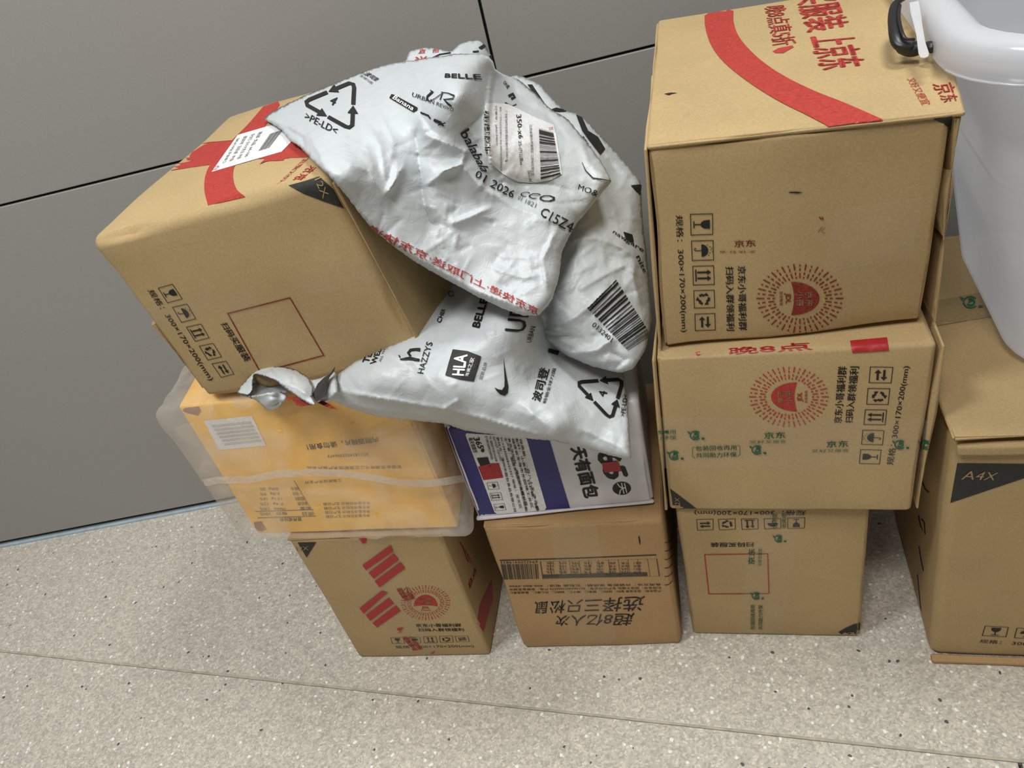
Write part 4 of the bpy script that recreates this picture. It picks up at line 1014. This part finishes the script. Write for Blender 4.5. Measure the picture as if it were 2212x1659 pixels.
for c in ((812, 460), (1292, 413), (1068, 968), (1460, 1022)):
    V, F = circle(px('yb', [c])[0], 5, 14, 3.2); place(PB, 'vent_hole', V, F, 'yellow', 14, .0012)
# ---- bread carton
flatpoly(B9, 'blue_panel', [(700, 900), (1360, 960), (1420, 1140), (1490, 1380), (1555, 1588), (985, 1634)], 'blue', 'c7')
flatpoly(B9, 'ingredients_label', [(895, 1092), (1255, 1115), (1275, 1130), (1398, 1560), (1385, 1578), (1090, 1600), (1072, 1588), (890, 1105)], 'paper', 'c7', off=.001)
W = dict(crop='c7', off=.0016)
text(B9, '365', [(935, 1120), (972, 1190), (1008, 1186), (975, 1115)], 'charcoal', bold=.03, **W)
V, F = circle(px('c7', [(998, 1200)])[0], 4, 16); place(B9, 'logo_dot', V, F, 'charcoal', 14, .0016)
text(B9, '每天有面包', [(905, 1122), (940, 1215), (970, 1215), (935, 1120)], 'charcoal', bold=.02, **W)
flatpoly(B9, 'label_picture', [(960, 1248), (1030, 1242), (1050, 1300), (985, 1302)], 'charcoal', 'c7', off=.0016)
flatpoly(B9, 'red_stamp', [(968, 1302), (1050, 1282), (1100, 1280), (1128, 1370), (1002, 1386)], 'deepred', 'c7', off=.0016)
rowsL = ['生产日期见包装喷码 贮存条件常温', '产地：福建省漳州市 电话 0596-6262887', '食品生产许可证号：SC12441117131615', '委托方：漳州市面包食品有限公司', 'SC12435058101357 地址：龙文区', '生产者：福建食品股份有限公司', '食品添加剂：单双甘油脂肪酸酯', '福建省龙海市东园镇工业区', '配料：小麦粉、白砂糖、鸡蛋', '保质期：一百八十天 净含量']
for i, s in enumerate(rowsL):
    a0_ = np.array([1010 + i * 24, 1110 + i * 2.0]); b0_ = a0_ + np.array([112 + (i % 3) * 12, 420 + (i * 37 % 60)]) * (1.0 if i > 2 else .35)
    w_ = np.array([17, -2])
    text(B9, s, [tuple(a0_), tuple(b0_), tuple(b0_ + w_), tuple(a0_ + w_)], 'charcoal', bold=.01, **W)
for q, k in (([(1022, 1402), (1092, 1396), (1104, 1442), (1034, 1448)], 'umbrella'), ([(1040, 1468), (1112, 1462), (1126, 1510), (1052, 1516)], 'up'), ([(1064, 1538), (1134, 1532), (1148, 1574), (1076, 1580)], 'glass')):
    shape(B9, 'handling_icon', icon(k), [q[i] for i in CW], 'charcoal', 'c7', off=.0016)
text(B9, '天有面包', [(1543, 1188), (1636, 1506), (1742, 1494), (1645, 1165)], 'charcoal', crop='c7', bold=.055)
text(B9, '365', [(1659, 1116), (1777, 1392), (1920, 1370), (1815, 1095)], 'charcoal', crop='c7', bold=.05)
flatpoly(B9, 'red_stamp', [(1745, 1278), (1850, 1268), (1869, 1328), (1763, 1340)], 'deepred', 'c7', off=.0011)
V, F = circle(px('c7', [(1872, 1440)])[0], 20, 28, 14); place(B9, 'round_badge', V, F, 'charcoal')
text(B9, '天', [(1840, 1405), (1856, 1478), (1908, 1472), (1890, 1400)], 'white_ink', crop='c7', bold=.02, off=.0011)

# ================================================================== prints on the mailers
K = dict(edge=5, off=.0011)
def mob(root, pts, crop, mat='black'):
    V, F = merge(mobius()); place(root, 'recycling_triangle', affine(*px(crop, pts))(V), F, mat, 5, .0011)
# top mailer
mob(BagA, [(560, 300), (268, 420), (545, 575)], 'c4')
A4 = text_mesh('4', .02)
text(BagA, '4', [(415, 425), (445, 440), (472, 395), (440, 385)], crop='c4', bold=.02, **K)
text(BagA, '>PE-LD<', [(278, 510), (455, 600), (470, 565), (292, 475)], crop='c4', bold=.012, **K)
text(BagA, 'BELLE', [(1055, 280), (1272, 292), (1278, 262), (1068, 258)], crop='c4', bold=.035, shear=-.2, **K)
V, F = merge([stroke(px('c4', [(985, 352), (1000, 358), (970, 385), (965, 402), (985, 412), (1015, 395), (1050, 370)]), [3, 5, 4.5, 3.5, 2, 1.5, 1.5]), stroke(px('c4', [(1045, 362), (1085, 368), (1118, 382), (1110, 398), (1060, 402)]), [1.5, 2, 4, 3, 1.5]),
              stroke(px('c4', [(1060, 400), (1085, 425), (1105, 438)]), [2, 4.5, 3]), stroke(px('c4', [(1055, 365), (1040, 405)]), 2)])
place(BagA, 'script_logo', V, F, 'black', 5, .0011)
text(BagA, 'URBAN REVIVO', [(880, 385), (1112, 468), (1116, 450), (888, 362)], crop='c4', **K)
flatpoly(BagA, 'black_flag', [(768, 373), (785, 378), (915, 448), (912, 462), (890, 474), (755, 395)], 'black', 'c4', 5, .0011)
text(BagA, 'Banana', [(772, 400), (888, 468), (902, 448), (790, 382)], 'white_ink', crop='c4', bold=.02, edge=5, off=.0019)
V, F = merge([stroke(px('c4', [(930, 475), (975, 492), (985, 508)]), 4), stroke(px('c4', [(1005, 515), (1040, 530), (1060, 548)]), [6, 7, 3]), stroke(px('c4', [(1028, 545), (1070, 530)]), 2.5)]); place(BagA, 'logo_fragment', V, F, 'black', 5, .0011)
text(BagA, 'balabala', [(1148, 592), (1268, 805), (1325, 815), (1195, 560)], crop='c4', bold=.02, **K)
text(BagA, '01', [(1228, 832), (1282, 868), (1302, 828), (1248, 795)], crop='c4', bold=.008, **K)
text(BagA, '2026', [(1312, 888), (1442, 955), (1458, 915), (1335, 848)], crop='c4', bold=.008, **K)
text(BagA, '01 1821', [(1468, 960), (1570, 1010), (1580, 985), (1478, 940)], 'inkgrey', crop='c4', **K)
text(BagA, 'C15Z4', [(1592, 1050), (1770, 1150), (1790, 1095), (1618, 1005)], crop='c4', bold=.008, **K)
text(BagA, 'CCO', [(1480, 940), (1670, 985), (1690, 945), (1500, 915)], crop='c4', bold=.004, shear=.2, **K)
text(BagA, '波司登', [(605, 262), (680, 302), (702, 288), (640, 248)], crop='c4', bold=.02, **K)
text(BagA, '全球72国', [(585, 270), (655, 318), (665, 308), (600, 262)], crop='c4', **K)
text(BagA, '京东快递·上门取送·京东快递', [(1585, 1612), (625, 1140), (645, 1098), (1590, 1570)], 'red', crop='c4', bold=.012, **K)
# waybill sticker
flatpoly(BagA, 'waybill', [(1285, 420), (1420, 430), (1560, 500), (1670, 545), (1688, 610), (1718, 820), (1660, 850), (1560, 868), (1480, 862), (1390, 820), (1310, 750), (1300, 600), (1288, 500)], 'paper', 'c4', 5, .0012)
S_ = dict(crop='c4', edge=5, off=.0021)
shape(BagA, 'waybill_barcode', barcode(30, 21), [(1588, 568), (1598, 848), (1710, 822), (1670, 590)], 'charcoal', 'c4', 5, .0021)
shape(BagA, 'waybill_barcode', barcode(22, 22), [(1288, 470), (1296, 700), (1316, 705), (1308, 475)], 'charcoal', 'c4', 5, .0021)
text(BagA, '350-x6', [(1462, 492), (1475, 625), (1500, 622), (1490, 488)], 'charcoal', bold=.012, **S_)
text(BagA, '25-(712)展x6', [(1468, 640), (1478, 770), (1500, 768), (1494, 636)], 'charcoal', bold=.006, **S_)
text(BagA, '广东省深圳市宝安区福永街道大洋 凤塘大道', [(1398, 470), (1402, 750), (1416, 748), (1412, 466)], 'charcoal', **S_)
text(BagA, '订单号：JA0174027', [(1340, 440), (1345, 660), (1358, 660), (1354, 440)], 'charcoal', **S_)
text(BagA, '寄件：广州市白云区仓储中心 电话 请核对商品信息后签收', [(1368, 445), (1372, 800), (1382, 800), (1378, 445)], 'charcoal', **S_)
text(BagA, '江西省赣州市章贡区 江西省区营业部', [(1535, 545), (1548, 830), (1562, 826), (1550, 545)], 'charcoal', **S_)
text(BagA, '001-A6', [(1522, 800), (1535, 862), (1553, 860), (1545, 798)], 'charcoal', **S_)
text(BagA, '京东', [(1640, 562), (1645, 578), (1672, 574), (1668, 558)], 'red', **S_)
text(BagA, 'MO&', [(1808, 905), (1912, 945), (1930, 915), (1815, 875)], crop='c4', bold=.006, **K)
text(BagA, 'ONE', [(1388, 308), (1415, 345), (1428, 330), (1400, 295)], crop='c4', bold=.02, **K)
V, F = merge([stroke(px('c4', [(1420, 385), (1445, 372), (1455, 390), (1435, 400)]), 6), stroke(px('c4', [(1400, 420), (1440, 440), (1465, 430)]), 2)]); place(BagA, 'logo_fragment', V, F, 'black', 5, .0011)
# rear mailer
text(BagB, 'FERRAGAMO', [(1815, 625), (1948, 825), (1975, 812), (1840, 608)], crop='c4', **K)
shape(BagB, 'barcode', barcode(24, 33), [(700, 1020), (1060, 1400), (1268, 1262), (955, 765)], 'black', 'z4', 5, .0011)
text(BagB, '0132401', [(735, 1175), (905, 1325), (930, 1290), (765, 1140)], crop='z4', **K)
text(BagB, 'navigare', [(915, 350), (1190, 530), (1210, 490), (940, 320)], crop='z4', bold=.012, **K)
text(BagB, 'nite', [(1130, 560), (1200, 705), (1232, 690), (1170, 540)], crop='z4', bold=.01, **K)
V, F = merge([poly(px('z4', [(1020, 335), (1100, 360), (1115, 430), (1040, 390)])), stroke(px('z4', [(1020, 410), (1060, 400), (1110, 440)]), 2)]); place(BagB, 'sail_logo', V, F, 'black', 5, .0011)
for pts in ([(1140, 470), (1180, 470), (1240, 560), (1300, 650), (1290, 690), (1230, 590)], [(1310, 680), (1380, 660), (1500, 690), (1400, 695)], [(1540, 715), (1590, 740), (1640, 850), (1720, 900), (1780, 1000), (1740, 1050), (1640, 920), (1590, 850)], [(1990, 1300), (2080, 1290), (2070, 1380)]):
    flatpoly(BagB, 'black_strip', pts, 'black', 'z3', 5, .0011)
V, F = merge([stroke(px('z3', arc((1235, 650), 26, 60, 330, 12)), 5), stroke(px('z3', arc((1395, 755), 26, -60, 250, 12)), 5)]); place(BagB, 'logo_fragment', V, F, 'black', 5, .0011)
V, F = merge([stroke(px('z3', [(1590, 1110), (1620, 1180), (1680, 1240), (1760, 1250), (1825, 1262)]), [1, 2, 3, 2, 1])]); place(BagA, 'logo_stroke', V, F, 'black', 5, .0011)
# crumpled end behind
text(BagD, '直', [(240, 215), (300, 210), (310, 178), (255, 182)], 'red', crop='z3', bold=.02, **K)
text(BagD, '恒', [(352, 210), (410, 205), (418, 175), (365, 178)], 'red', crop='z3', bold=.02, **K)
text(BagD, '兴', [(210, 290), (310, 270), (318, 235), (215, 240)], 'red', crop='z3', bold=.03, **K)
V, F = merge([poly(px('z3', [(735, 165), (790, 130), (795, 160), (760, 180)])), stroke(px('z3', [(690, 200), (740, 195)]), 3), stroke(px('z3', [(830, 230), (850, 270)]), 4), stroke(px('z3', [(170, 295), (290, 285), (420, 222), (510, 208)]), 2.5)]); place(BagD, 'logo_fragment', V, F, 'black', 5, .0011)
# knotted mailer
text(BagC, 'TEENIE', [(280, 655), (345, 505), (312, 500), (240, 648)], crop='c7', bold=.03, **K)
text(BagC, 'WEENIE', [(325, 660), (390, 510), (358, 512), (288, 660)], crop='c7', bold=.03, **K)
text(BagC, 'ALL THAT', [(358, 648), (398, 540), (385, 538), (345, 645)], crop='c7', **K)
V, F = merge([stroke(px('c7', [(478, 630), (540, 625), (600, 635)]), [3, 7, 6]), stroke(px('c7', [(545, 612), (530, 590), (545, 572), (575, 568), (605, 570)]), [5, 6, 6, 6, 8]), stroke(px('c7', [(470, 605), (478, 618)]), 2.5)]); place(BagC, 'letter_logo', V, F, 'black', 5, .0011)
text(BagC, 'HAZZYS', [(625, 720), (685, 525), (645, 518), (588, 715)], crop='c7', bold=.008, **K)
flatpoly(BagC, 'square_badge', [(810, 567), (905, 578), (988, 610), (965, 690), (940, 768), (850, 755), (763, 730), (785, 650)], 'charcoal', 'c7', 5, .0011)
text(BagC, 'HLA', [(878, 735), (905, 600), (822, 598), (805, 730)], 'white_ink', crop='c7', bold=.04, edge=5, off=.0019)
text(BagC, '海澜之家', [(905, 738), (950, 622), (922, 618), (882, 738)], 'white_ink', crop='c7', bold=.015, edge=5, off=.0019)
text(BagC, '国民品牌', [(995, 755), (1028, 650), (1005, 646), (972, 752)], crop='c7', space=1.15, **K)
sw = [(1128, 612), (1136, 680), (1148, 750), (1158, 800), (1155, 838), (1135, 856), (1105, 848), (1085, 828), (1070, 806), (1095, 818), (1118, 822), (1132, 800), (1134, 760), (1130, 690)]
flatpoly(BagC, 'swoosh', sw, 'black', 'c7', 5, .0011)
text(BagC, '波司登', [(1360, 900), (1420, 690), (1355, 675), (1302, 885)], crop='c7', bold=.03, **K)
text(BagC, '畅销全球72国', [(1395, 908), (1458, 690), (1435, 686), (1372, 905)], crop='c7', bold=.01, **K)
mob(BagC, [(1580, 775), (1805, 1010), (1880, 755)], 'c7')
text(BagC, '4', [(1770, 870), (1782, 835), (1730, 825), (1718, 858)], crop='c7', bold=.02, **K)
text(BagC, '>PE-LD<', [(1888, 992), (1910, 850), (1880, 848), (1862, 985)], crop='c7', bold=.012, **K)
text(BagC, 'BELLE', [(978, 435), (1035, 250), (985, 245), (930, 425)], crop='c7', bold=.05, **K)
text(BagC, 'UR', [(1260, 460), (1300, 300), (1180, 290), (1135, 450)], crop='c7', bold=.01, **K)
text(BagC, 'URBAN', [(1300, 525), (1330, 425), (1298, 420), (1270, 520)], crop='c7', bold=.008, **K)
flatpoly(BagC, 'black_flag', [(1412, 560), (1478, 578), (1468, 605), (1405, 585)], 'black', 'c7', 5, .0011)
text(BagC, 'CHER', [(735, 405), (765, 318), (742, 312), (705, 395)], crop='c7', bold=.02, **K)
V, F = merge([stroke(px('c7', arc((800, 218), 16, 0, 350, 14)), 1.5), stroke(px('c7', [(700, 185), (735, 165)]), 5)]); place(BagC, 'logo_fragment', V, F, 'black', 5, .0011)

for o in ROOTS:
    if '_o' in o: del o['_o']
